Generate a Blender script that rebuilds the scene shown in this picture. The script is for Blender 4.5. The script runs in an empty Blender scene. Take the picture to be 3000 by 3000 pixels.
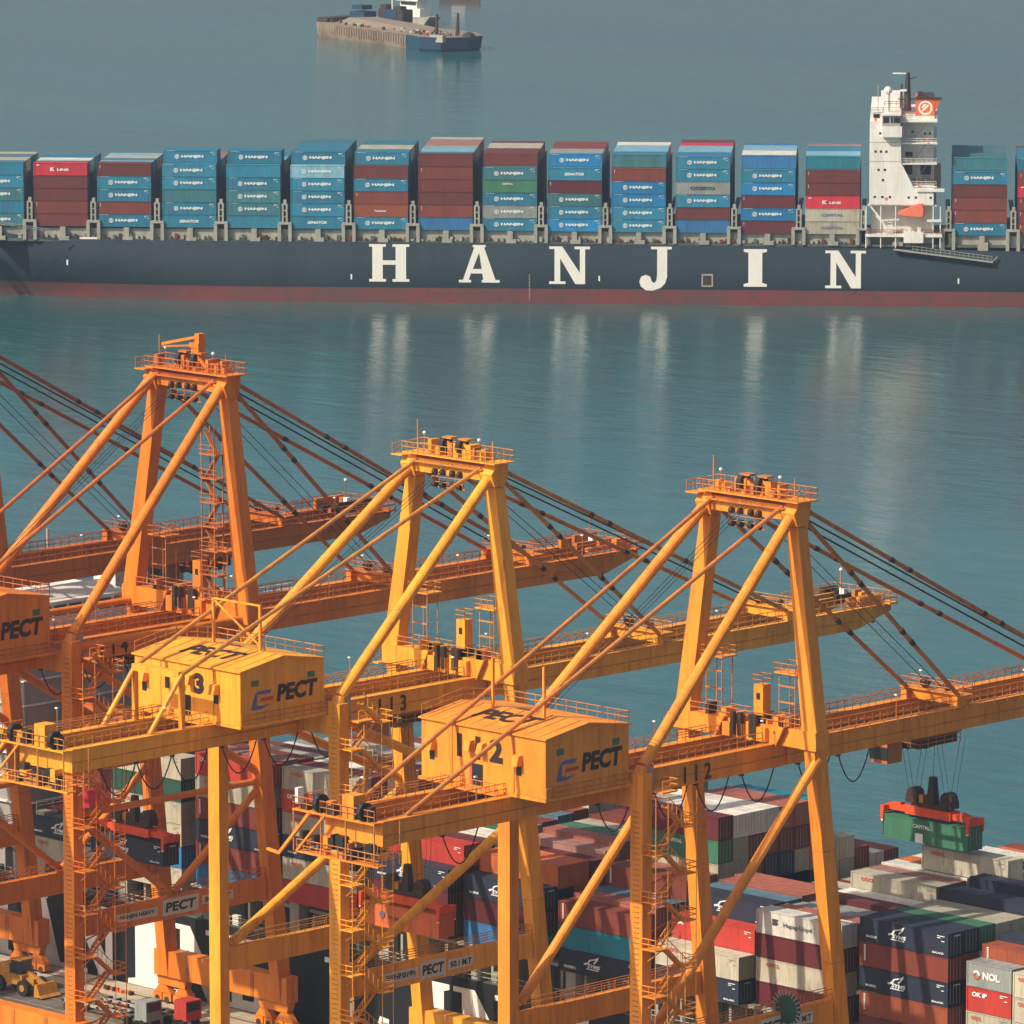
import bpy, math, random
from mathutils import Vector, Matrix
random.seed(7)
S = bpy.context.scene
COL = S.collection
# ------------------------------------------------------------------ camera, light, exposure
PHI = math.radians(44.6); DIP = math.radians(8.757)
cam = bpy.data.cameras.new('camera'); camo = bpy.data.objects.new('camera', cam); COL.objects.link(camo)
camo.location = (480, -478, 170.3); camo.rotation_euler = (math.pi/2 - DIP, 0, PHI)
cam.sensor_width = 36; cam.lens = 222; cam.clip_start = 5; cam.clip_end = 40000
S.camera = camo
SUN_EL = math.radians(43); SD = Vector((-0.24, -0.97, 0)).normalized()      # horizontal direction towards the sun
w = bpy.data.worlds.new('World'); S.world = w; w.use_nodes = True
nt = w.node_tree; bg = nt.nodes['Background']; sky = nt.nodes.new('ShaderNodeTexSky')
sky.sky_type = 'NISHITA'; sky.sun_disc = False; sky.sun_elevation = SUN_EL
sky.sun_rotation = math.atan2(SD.x, SD.y); sky.air_density = 1.0; sky.dust_density = 5.0; sky.ozone_density = 1.0
nt.links.new(sky.outputs[0], bg.inputs[0]); bg.inputs[1].default_value = 0.10
sl = bpy.data.lights.new('sun', 'SUN'); sl.energy = 4.4; sl.angle = math.radians(0.55); sl.color = (1, 0.90, 0.76)
so = bpy.data.objects.new('sun', sl); COL.objects.link(so)
sv = Vector((SD.x*math.cos(SUN_EL), SD.y*math.cos(SUN_EL), math.sin(SUN_EL)))
so.rotation_euler = sv.to_track_quat('Z', 'Y').to_euler(); so.location = (0, -300, 300)
S.view_settings.view_transform = 'Standard'; S.view_settings.look = 'None'; S.view_settings.exposure = 0.22
S.view_settings.gamma = 1.0

# ------------------------------------------------------------------ materials
def nodes(name):
    m = bpy.data.materials.new(name); m.use_nodes = True
    return m, m.node_tree, m.node_tree.nodes['Principled BSDF']
def paint(name, c, rough=0.55, dirt=0.35, dcol=None, scale=0.5, bump=0.0, metal=0.0, streak=True, vary=0.0):
    m, t, b = nodes(name); N = t.nodes; L = t.links
    tc = N.new('ShaderNodeTexCoord'); mp = N.new('ShaderNodeMapping'); mp.inputs['Scale'].default_value = (1, 1, 0.25 if streak else 1)
    L.new(tc.outputs['Object'], mp.inputs[0])
    n1 = N.new('ShaderNodeTexNoise'); n1.inputs['Scale'].default_value = scale; n1.inputs['Detail'].default_value = 8; n1.inputs['Roughness'].default_value = 0.65
    L.new(mp.outputs[0], n1.inputs[0])
    rp = N.new('ShaderNodeValToRGB'); rp.color_ramp.elements[0].position = 0.42; rp.color_ramp.elements[1].position = 0.72
    rp.color_ramp.elements[0].color = (0, 0, 0, 1); rp.color_ramp.elements[1].color = (dirt, dirt, dirt, 1)
    L.new(n1.outputs[0], rp.inputs[0])
    mx = N.new('ShaderNodeMix'); mx.data_type = 'RGBA'
    dc = dcol or (c[0]*0.45+0.02, c[1]*0.45+0.015, c[2]*0.45+0.012)
    mx.inputs[6].default_value = (*c, 1); mx.inputs[7].default_value = (*dc, 1)
    L.new(rp.outputs[0], mx.inputs[0])
    mp2 = N.new('ShaderNodeMapping'); mp2.inputs['Scale'].default_value = (1, 1, 0.10 if streak else 1); mp2.inputs['Location'].default_value = (3.7, 9.1, 5.3)
    n2 = N.new('ShaderNodeTexNoise'); n2.inputs['Scale'].default_value = scale*7; n2.inputs['Detail'].default_value = 5; n2.inputs['Roughness'].default_value = .7
    oi = N.new('ShaderNodeObjectInfo'); ad = N.new('ShaderNodeVectorMath'); ad.operation = 'ADD'; sc_ = N.new('ShaderNodeVectorMath'); sc_.operation = 'SCALE'; sc_.inputs['Scale'].default_value = 40
    cb = N.new('ShaderNodeCombineXYZ'); L.new(oi.outputs['Random'], cb.inputs[0]); L.new(oi.outputs['Random'], cb.inputs[1]); L.new(cb.outputs[0], sc_.inputs[0])
    L.new(tc.outputs['Object'], ad.inputs[0]); L.new(sc_.outputs[0], ad.inputs[1]); L.new(ad.outputs[0], mp2.inputs[0]); L.new(ad.outputs[0], mp.inputs[0]); L.new(mp2.outputs[0], n2.inputs[0])
    r2 = N.new('ShaderNodeValToRGB'); r2.color_ramp.elements[0].position = .50; r2.color_ramp.elements[1].position = .74
    r2.color_ramp.elements[0].color = (0, 0, 0, 1); d2 = min(1, dirt*1.1); r2.color_ramp.elements[1].color = (d2, d2, d2, 1); L.new(n2.outputs[0], r2.inputs[0])
    mx2 = N.new('ShaderNodeMix'); mx2.data_type = 'RGBA'; L.new(mx.outputs[2], mx2.inputs[6]); mx2.inputs[7].default_value = (dc[0]*.9+.008, dc[1]*.75+.006, dc[2]*.75+.004, 1); L.new(r2.outputs[0], mx2.inputs[0])
    hs = N.new('ShaderNodeHueSaturation'); mr = N.new('ShaderNodeMapRange'); mr.inputs[3].default_value = 1-vary; mr.inputs[4].default_value = 1+vary; L.new(oi.outputs['Random'], mr.inputs[0]); L.new(mr.outputs[0], hs.inputs['Value'])
    L.new(mx2.outputs[2], hs.inputs['Color']); L.new(hs.outputs[0], b.inputs['Base Color'])
    b.inputs['Roughness'].default_value = rough; b.inputs['Metallic'].default_value = metal
    b.inputs['Specular IOR Level'].default_value = 0.35
    if bump:
        wv = N.new('ShaderNodeTexWave'); wv.wave_type = 'BANDS'; wv.bands_direction = 'X'; wv.wave_profile = 'SIN'
        wv.inputs['Scale'].default_value = 1.1; L.new(tc.outputs['Object'], wv.inputs[0])
        bp = N.new('ShaderNodeBump'); bp.inputs['Strength'].default_value = bump; bp.inputs['Distance'].default_value = 0.05
        L.new(wv.outputs['Fac'], bp.inputs['Height']); L.new(bp.outputs[0], b.inputs['Normal'])
    return m
def flat(name, c, rough=0.6, metal=0.0):
    m, t, b = nodes(name); b.inputs['Base Color'].default_value = (*c, 1); b.inputs['Roughness'].default_value = rough; b.inputs['Metallic'].default_value = metal
    return m
M = {}
CC = {'h': (.020, .190, .300), 'H': (.008, .200, .430), 't': (.040, .170, .200), 'T': (.010, .190, .260), 'b': (.030, .160, .360), 'l': (.20, .42, .52),
      'r': (.215, .044, .028), 'R': (.480, .042, .028), 'm': (.115, .017, .022), 'd': (.145, .029, .025), 'k': (.60, .025, .045),
      'g': (.045, .170, .095), 'G': (.02, .075, .05), 'c': (.470, .430, .320), 'y': (.300, .320, .300), 'n': (.022, .030, .055), 'o': (.640, .150, .035),
      'w': (.740, .710, .620), 's': (.085, .170, .220), 'p': (.36, .115, .075), 'q': (.34, .17, .14), 'v': (.30, .070, .028)}
CN = {'h': 'sea blue', 'H': 'bright blue', 't': 'dull teal', 'T': 'turquoise', 'b': 'mid blue', 'l': 'pale blue', 'r': 'brick red', 'R': 'bright red', 'm': 'maroon',
      'd': 'dark red', 'k': 'crimson', 'g': 'green', 'G': 'dark green', 'c': 'beige', 'y': 'grey', 'n': 'navy', 'o': 'orange', 'w': 'white', 's': 'slate blue',
      'p': 'faded pink', 'q': 'faded rose', 'v': 'rust red'}
for k, c in CC.items():
    M['c'+k] = paint('container paint '+CN[k], c, 0.55, 0.6, scale=0.35, bump=0.5, vary=.16)
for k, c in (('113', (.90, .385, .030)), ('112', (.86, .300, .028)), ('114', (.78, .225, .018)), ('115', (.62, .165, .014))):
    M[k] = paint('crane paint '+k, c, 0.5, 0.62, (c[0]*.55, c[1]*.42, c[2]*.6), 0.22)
    M[k+'s'] = paint('crane stay paint '+k, (c[0]*.64+.03, c[1]*.60+.02, c[2]*.9+.02), 0.55, 0.6, (.16, .06, .022), 0.6)
M['boardwhite'] = paint('sign white', (.62, .58, .5), .6, .3, scale=2)
M['black'] = flat('black rubber', (.012, .011, .012), .6)
M['ink'] = flat('dark lettering', (.03, .012, .012), .6)
M['white'] = paint('ship white', (.80, .77, .70), .45, .35, (.42, .33, .25), .35)
M['glass'] = flat('dark window', (.02, .025, .03), .15)
M['letter'] = paint('letter white', (.80, .77, .69), .5, .15, scale=.4)
M['marks'] = flat('container lettering white', (.72, .74, .72), .6)
M['markr'] = flat('container lettering red', (.52, .10, .06), .6)
M['markd'] = flat('container lettering dark', (.05, .05, .07), .6)
M['hullfar'] = paint('navy hull', (.004, .015, .028), .75, .5, (.014, .030, .042), .08)
M['boot'] = paint('red boot topping', (.17, .036, .034), .75, .95, (.075, .050, .046), .07, streak=False)
M['barge2'] = paint('olive stained plate', (.20, .17, .11), .8, .8, (.12, .07, .05), .3, streak=False)
M['hullnear'] = paint('black hull', (.008, .010, .012), .55, .5, (.02, .02, .02), .2)
M['deck'] = paint('green grey deck', (.10, .12, .09), .8, .6, (.05, .05, .04), .5, streak=False)
M['lash'] = paint('grey beige steel', (.36, .35, .29), .6, .5, (.17, .15, .12), .5)
M['greywall'] = paint('grey superstructure', (.33, .31, .28), .6, .2, scale=.2)
M['logoblue'] = flat('logo blue', (.10, .11, .30), .6)
M['logored'] = flat('logo red', (.50, .04, .02), .6)
M['spread'] = paint('spreader red', (.80, .085, .018), .45, .5, (.25, .03, .01), .8)
M['dark'] = paint('greasy dark steel', (.035, .025, .02), .5, .6, (.09, .045, .02), 1.5)
M['cable'] = flat('steel cable', (.035, .035, .04), .5)
M['coral'] = paint('coral lifeboat', (.85, .20, .11), .4, .2, scale=.5)
M['funnel'] = paint('orange funnel', (.72, .13, .03), .5, .3, scale=.5)
M['yell'] = paint('yellow plant', (.52, .22, .025), .5, .7, (.20, .10, .03), 1.5)
M['lampglass'] = flat('lamp head', (.8, .8, .78), .3)
M['barge'] = paint('rusty barge', (.17, .085, .065), .8, .9, (.30, .28, .18), .14, streak=False)
M['bargeblue_shaded'] = paint('barge blue shaded', (.008, .045, .10), .6, .4, scale=.3)  # blue paint, darkened to carry the shade of the bow side
M['bargetop'] = paint('barge cargo', (.22, .165, .12), .9, .8, (.22, .20, .15), .12, streak=False)

# asphalt quay
m, t, b = nodes('quay concrete'); N = t.nodes; L = t.links
tc = N.new('ShaderNodeTexCoord'); n = N.new('ShaderNodeTexNoise'); n.inputs['Scale'].default_value = .25; n.inputs['Detail'].default_value = 10
L.new(tc.outputs['Object'], n.inputs[0]); rp = N.new('ShaderNodeValToRGB')
rp.color_ramp.elements[0].color = (.09, .075, .06, 1); rp.color_ramp.elements[1].color = (.22, .19, .15, 1); rp.color_ramp.elements[0].position = .35; rp.color_ramp.elements[1].position = .7
L.new(n.outputs[0], rp.inputs[0]); L.new(rp.outputs[0], b.inputs['Base Color']); b.inputs['Roughness'].default_value = .85; M['quay'] = m
M['cope'] = paint('pale cope concrete', (.46, .38, .27), .85, .5, (.28, .22, .15), .6, streak=False)
M['line'] = paint('worn road paint', (.38, .34, .26), .8, .8, (.16, .13, .1), 1.2, streak=False)

# sea
m, t, b = nodes('sea water'); N = t.nodes; L = t.links
tc = N.new('ShaderNodeTexCoord')
rot = N.new('ShaderNodeMapping'); rot.inputs['Rotation'].default_value = (0, 0, -PHI); rot.inputs['Scale'].default_value = (0.35, 1, 1)
L.new(tc.outputs['Object'], rot.inputs[0])
def noise(sc, det=4, rough=.55, src=rot):
    q = N.new('ShaderNodeTexNoise'); q.inputs['Scale'].default_value = sc; q.inputs['Detail'].default_value = det; q.inputs['Roughness'].default_value = rough
    L.new(src.outputs[0], q.inputs[0]); return q
def mth(op, a, b_=None):
    q = N.new('ShaderNodeMath'); q.operation = op
    for i, v in enumerate((a, b_)):
        if v is None: continue
        if hasattr(v, 'links'): L.new(v, q.inputs[i])
        else: q.inputs[i].default_value = v
    return q.outputs[0]
a1 = noise(.09, 3); a2 = noise(.35, 6, .6); a3 = noise(1.3, 3, .5)
hgt = mth('ADD', mth('MULTIPLY', a1.outputs[0], 1.2), mth('ADD', mth('MULTIPLY', a2.outputs[0], .75), mth('MULTIPLY', a3.outputs[0], .16)))
bp = N.new('ShaderNodeBump'); bp.inputs['Strength'].default_value = 1.0; bp.inputs['Distance'].default_value = 0.27
sx_ = N.new('ShaderNodeSeparateXYZ'); L.new(rot.outputs[0], sx_.inputs[0]); calm = N.new('ShaderNodeMapRange'); calm.inputs[1].default_value = 250; calm.inputs[2].default_value = 1500; calm.inputs[3].default_value = 1.0; calm.inputs[4].default_value = .42
L.new(sx_.outputs[1], calm.inputs[0]); wind = noise(.006, 3, .6); wm = N.new('ShaderNodeMapRange'); wm.inputs[1].default_value = .35; wm.inputs[2].default_value = .65; wm.inputs[3].default_value = .5; wm.inputs[4].default_value = 1.35; L.new(wind.outputs[0], wm.inputs[0])
L.new(mth('MULTIPLY', calm.outputs[0], wm.outputs[0]), bp.inputs['Strength'])
L.new(hgt, bp.inputs['Height']); L.new(bp.outputs[0], b.inputs['Normal'])
big = noise(.004, 3, .5); rp = N.new('ShaderNodeValToRGB')
rp.color_ramp.elements[0].color = (.004, .060, .066, 1); rp.color_ramp.elements[1].color = (.022, .130, .124, 1)
rp.color_ramp.elements[0].position = .35; rp.color_ramp.elements[1].position = .65
L.new(mth('ADD', mth('MULTIPLY', big.outputs[0], .45), mth('MULTIPLY', noise(.22, 6, .7).outputs[0], .55)), rp.inputs[0]); L.new(rp.outputs[0], b.inputs['Base Color'])  # ripple light and dark painted into the base colour, over broad patches
b.inputs['IOR'].default_value = 1.5; b.inputs['Roughness'].default_value = .07; b.inputs['Specular IOR Level'].default_value = 0.5
M['sea'] = m

# ------------------------------------------------------------------ mesh builder
class MB:
    def __init__(s): s.v = []; s.f = []; s.mi = []; s.mats = []
    def mat(s, m):
        m = M[m] if isinstance(m, str) else m
        if m not in s.mats: s.mats.append(m)
        return s.mats.index(m)
    def add(s, vs, fs, m):
        k = len(s.v); s.v += [tuple(v) for v in vs]; i = s.mat(m)
        for f in fs: s.f.append(tuple(k+j for j in f)); s.mi.append(i)
        return s
    def box(s, x0, x1, y0, y1, z0, z1, m):
        return s.add([(x0,y0,z0),(x1,y0,z0),(x1,y1,z0),(x0,y1,z0),(x0,y0,z1),(x1,y0,z1),(x1,y1,z1),(x0,y1,z1)],
                     [(0,3,2,1),(4,5,6,7),(0,1,5,4),(1,2,6,5),(2,3,7,6),(3,0,4,7)], m)
    def hull8(s, lo, hi, m):                      # two quads (4 pts each), joined
        return s.add(list(lo)+list(hi), [(0,3,2,1),(4,5,6,7),(0,1,5,4),(1,2,6,5),(2,3,7,6),(3,0,4,7)], m)
    def leg(s, p, q, wx0, wy0, wx1, wy1, m):      # tapered box column between two heights
        def r(c, a, b): return [(c[0]-a/2,c[1]-b/2,c[2]),(c[0]+a/2,c[1]-b/2,c[2]),(c[0]+a/2,c[1]+b/2,c[2]),(c[0]-a/2,c[1]+b/2,c[2])]
        return s.hull8(r(p, wx0, wy0), r(q, wx1, wy1), m)
    def bar(s, p, q, a, b, m, up=(0,0,1)):        # rectangular bar, a across, b in the up direction
        p = Vector(p); q = Vector(q); d = (q-p).normalized(); u = Vector(up)
        if abs(d.dot(u)) > .99: u = Vector((0, 1, 0))
        r = d.cross(u).normalized()*a/2; u2 = r.cross(d).normalized()*b/2
        return s.hull8([p-r-u2, p+r-u2, p+r+u2, p-r+u2], [q-r-u2, q+r-u2, q+r+u2, q-r+u2], m)
    def tube(s, p, q, r, m, n=8, r2=None):
        p = Vector(p); q = Vector(q); d = (q-p).normalized(); u = Vector((0,0,1)) if abs(d.z) < .95 else Vector((1,0,0))
        a = d.cross(u).normalized(); b = a.cross(d); r2 = r if r2 is None else r2
        vs = [p+(a*math.cos(2*math.pi*i/n)+b*math.sin(2*math.pi*i/n))*r for i in range(n)] + [q+(a*math.cos(2*math.pi*i/n)+b*math.sin(2*math.pi*i/n))*r2 for i in range(n)]
        return s.add(vs, [(i, (i+1) % n, n+(i+1) % n, n+i) for i in range(n)]+[tuple(range(n))[::-1], tuple(range(n, 2*n))], m)
    def path(s, pts, r, m, n=5):
        for a, b in zip(pts, pts[1:]): s.tube(a, b, r, m, n)
        return s
    def rail(s, pts, m, h=1.1, step=1.6, r=.045):
        for a, b in zip(pts, pts[1:]):
            a = Vector(a); b = Vector(b); L_ = (b-a).length; k = max(1, int(L_/step))
            for z in (h, h*.5): s.tube(a+Vector((0,0,z)), b+Vector((0,0,z)), r, m, 4)
            for i in range(k+1):
                c = a.lerp(b, i/k); s.tube(c, c+Vector((0,0,h)), r, m, 4)
        return s
    def prism(s, pts, O, U, V, th, m):            # polygon (u,v) in the plane O,U,V, thickness along U x V
        O = Vector(O); U = Vector(U); V = Vector(V); n = U.cross(V).normalized()*th; k = len(pts)
        a = [O+U*x+V*y for x, y in pts]
        return s.add(a+[p+n for p in a], [tuple(range(k))[::-1], tuple(range(k, 2*k))]+[(i, (i+1) % k, k+(i+1) % k, k+i) for i in range(k)], m)
    def sphere(s, c, r, m, n=10, k=6, sz=1):
        vs = []; c = Vector(c)
        for j in range(k+1):
            t_ = math.pi*j/k
            for i in range(n): vs.append(c+Vector((math.sin(t_)*math.cos(2*math.pi*i/n), math.sin(t_)*math.sin(2*math.pi*i/n), math.cos(t_)*sz))*r)
        return s.add(vs, [(j*n+i, (j+1)*n+i, (j+1)*n+(i+1) % n, j*n+(i+1) % n) for j in range(k) for i in range(n)], m)
    def tmesh(s, me, mtx, m):
        k = len(s.v); s.v += [tuple(mtx @ v.co) for v in me.vertices]; i = s.mat(m)
        for p in me.polygons: s.f.append(tuple(k+j for j in p.vertices)); s.mi.append(i)
        return s
    def mesh(s, name):
        me = bpy.data.meshes.new(name); me.from_pydata(s.v, [], s.f)
        for mm in s.mats: me.materials.append(mm)
        me.polygons.foreach_set('material_index', s.mi); me.update(); return me
    def build(s, name, parent=None, loc=None):
        o = bpy.data.objects.new(name, s.mesh(name)); COL.objects.link(o)
        if parent: o.parent = parent
        if loc: o.location = loc
        return o
def tag(o, label=None, cat=None, group=None, kind=None):
    for k, v in (('label', label), ('category', cat), ('group', group), ('kind', kind)):
        if v: o[k] = v
    return o
def empty(name, loc, label, cat, group=None, rz=0):
    o = bpy.data.objects.new(name, None); COL.objects.link(o); o.location = loc; o.rotation_euler = (0, 0, rz); o.empty_display_size = 2
    return tag(o, label, cat, group)
_tc = {}
def text_mesh(txt, bold=.02, shear=0.0):          # unit-sized: x 0..1, y 0..1
    k = (txt, bold, shear)
    if k in _tc: return _tc[k]
    cu = bpy.data.curves.new('t', 'FONT'); cu.body = txt; cu.offset = bold; cu.shear = shear; cu.resolution_u = 3; cu.extrude = 0
    ob = bpy.data.objects.new('t', cu); COL.objects.link(ob); dg = bpy.context.evaluated_depsgraph_get(); dg.update()
    me = bpy.data.meshes.new_from_object(ob.evaluated_get(dg)); bpy.data.objects.remove(ob)
    xs = [v.co.x for v in me.vertices] or [0, 1]; ys = [v.co.y for v in me.vertices] or [0, 1]
    x0, x1, y0, y1 = min(xs), max(xs), min(ys), max(ys)
    for v in me.vertices: v.co = ((v.co.x-x0)/max(1e-6, x1-x0), (v.co.y-y0)/max(1e-6, y1-y0), 0)
    me.materials.clear(); _tc[k] = me; return me
def put_text(mb, txt, O, U, V, wd, ht, m, bold=.02, shear=0.0):
    U = Vector(U).normalized(); V = Vector(V).normalized(); n = U.cross(V)
    mt = Matrix(((U.x*wd, V.x*ht, n.x, O[0]), (U.y*wd, V.y*ht, n.y, O[1]), (U.z*wd, V.z*ht, n.z, O[2]), (0,0,0,1)))
    mb.tmesh(text_mesh(txt, bold, shear), mt, m)

# ------------------------------------------------------------------ sea and quay
tag(MB().add([(-9000,-5500,0),(9000,-5500,0),(9000,12000,0),(-9000,12000,0)], [(0,1,2,3)], 'sea').build('sea_water'), kind='structure')
GZ = 2.0
tag(MB().box(-420, 330, -170, 7.4, -3, GZ, 'quay').build('quay_ground'), kind='structure')
q = MB(); q.box(-420, 330, 5.9, 7.9, GZ-.6, GZ+.12, 'cope')
q.box(-420, 330, 2.6, 5.75, GZ+.004, GZ+.012, 'cope'); tag(q.build('quay_edge'), kind='structure')
q = MB()
for y in (-3.2, -6.6, -10.1, -13.6, -17.0, -20.4): q.box(-420, 330, y-.09, y+.09, GZ+.004, GZ+.012, 'line')
for y in (4.75, 5.0, -26.5, -26.25): q.box(-420, 330, y-.05, y+.05, GZ+.016, GZ+.04, 'dark')
tag(q.build('road_markings'), kind='structure')

# ------------------------------------------------------------------ slab-serif letters
LET = {
 'H': [[(0,.93),(.42,.93),(.42,1),(0,1)], [(.08,.07),(.34,.07),(.34,.93),(.08,.93)], [(0,0),(.42,0),(.42,.07),(0,.07)],
       [(.58,.93),(1,.93),(1,1),(.58,1)], [(.66,.07),(.92,.07),(.92,.93),(.66,.93)], [(.58,0),(1,0),(1,.07),(.58,.07)], [(.34,.45),(.66,.45),(.66,.57),(.34,.57)]],
 'A': [[(.34,.94),(.66,.94),(.66,1),(.34,1)], [(.10,.07),(.24,.07),(.50,.80),(.50,.94),(.38,.94)], [(.60,.07),(.90,.07),(.62,.94),(.50,.94),(.50,.80)],
       [(.304,.24),(.574,.24),(.558,.36),(.346,.36)], [(0,0),(.30,0),(.30,.07),(0,.07)], [(.56,0),(1,0),(1,.07),(.56,.07)]],
 'N': [[(0,0),(.4,0),(.4,.07),(.27,.07),(.27,.68),(.64,0),(.88,0),(.88,.93),(1,.93),(1,1),(.62,1),(.62,.93),(.75,.93),(.75,.30),(.32,1),(0,1),(0,.93),(.13,.93),(.13,.07),(0,.07)]],
 'J': [[(.36,1),(.36,.93),(.55,.93),(.55,.25),(.53,.1),(.46,.03),(.38,.08),(.34,.2),(.2,.25),(.06,.2),(0,.07),(.05,-.06),(.2,-.16),(.42,-.17),(.66,-.1),(.8,.03),(.86,.2),(.86,.93),(1,.93),(1,1)]],
 'I': [[(0,0),(1,0),(1,.07),(.8,.10),(.8,.90),(1,.93),(1,1),(0,1),(0,.93),(.2,.90),(.2,.10),(0,.07)]],
 'L': [[(0,0),(1,0),(1,.34),(.86,.36),(.80,.16),(.62,.10),(.46,.14),(.46,.93),(.58,.93),(.58,1),(0,1),(0,.93),(.14,.93),(.14,.07),(0,.07)]],
 'E': [[(0,0),(1,0),(1,.3),(.86,.32),(.80,.14),(.46,.14),(.46,.44),(.75,.44),(.75,.58),(.46,.58),(.46,.86),(.8,.86),(.86,.7),(.96,.7),(.96,1),(0,1),(0,.93),(.14,.93),(.14,.07),(0,.07)]]}
def big_letter(mb, ch, O, U, wd, ht, m, th=.03):
    for poly in LET[ch]: mb.prism([(x*wd, y*ht) for x, y in poly], O, U, (0,0,1), th, m)

# ------------------------------------------------------------------ containers
ORD = ['first','second','third','fourth','fifth','sixth','seventh','eighth','ninth','tenth','eleventh','twelfth','thirteenth','fourteenth','fifteenth','sixteenth','seventeenth','eighteenth']
_cm = {}
def cont_mesh(L_, h, k):
    key = (round(L_, 1), round(h, 2), k)
    if key in _cm: return _cm[key]
    b = MB(); m = 'c'+k; W = 2.40; e = .07
    b.box(e, L_-e, e, W-e, .12, h-.05, m)
    for x in (0, L_-.16):
        for y in (0, W-.16): b.box(x, x+.16, y, y+.16, 0, h, m)
    for z0, z1 in ((0.02, .14), (h-.13, h-.02)):
        b.box(.16, L_-.16, 0.01, .09, z0, z1, m); b.box(.16, L_-.16, W-.09, W-.01, z0, z1, m)
        b.box(0.01, .09, .16, W-.16, z0, z1, m); b.box(L_-.09, L_-.01, .16, W-.16, z0, z1, m)
    for i in range(4): b.tube((L_-.03, .45+i*.5, .2), (L_-.03, .45+i*.5, h-.2), .025, 'lash', 4)   # door locking bars
    for i in range(5): b.box(L_*.1+i*L_*.2-.05, L_*.1+i*L_*.2+.05, .1, W-.1, h-.05, h-.035, m)
    _cm[key] = b.mesh('shipping_container'); return _cm[key]
_lm = {}
def sail(b, x, z, s, O=(0,0,0)):
    y = -.02
    P = lambda pts: b.prism([(x+u*s, z+v*s) for u, v in pts], (0, y, 0), (1,0,0), (0,0,1), .012, 'marks')
    P([(.30,.42),(.52,.62),(1.05,.74),(1.0,.64),(.60,.54),(.50,.42)]); P([(1.05,.74),(1.42,.92),(1.30,.66),(1.0,.36),(.86,.40),(1.10,.62)]); P([(-.05,.30),(.50,.42),(.44,.28),(.0,.16)])
    put_text(b, 'SYMS', (x+.30*s, y, z+.02*s), (1,0,-.02), (0.02,0,1), 1.25*s, .28*s, 'marks', .04, .2)
    b.prism([(x+.2*s, z-.10*s), (x+1.4*s, z-.12*s), (x+1.4*s, z-.05*s), (x+.2*s, z-.03*s)], (0, y, 0), (1,0,0), (0,0,1), .012, 'marks')
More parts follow.
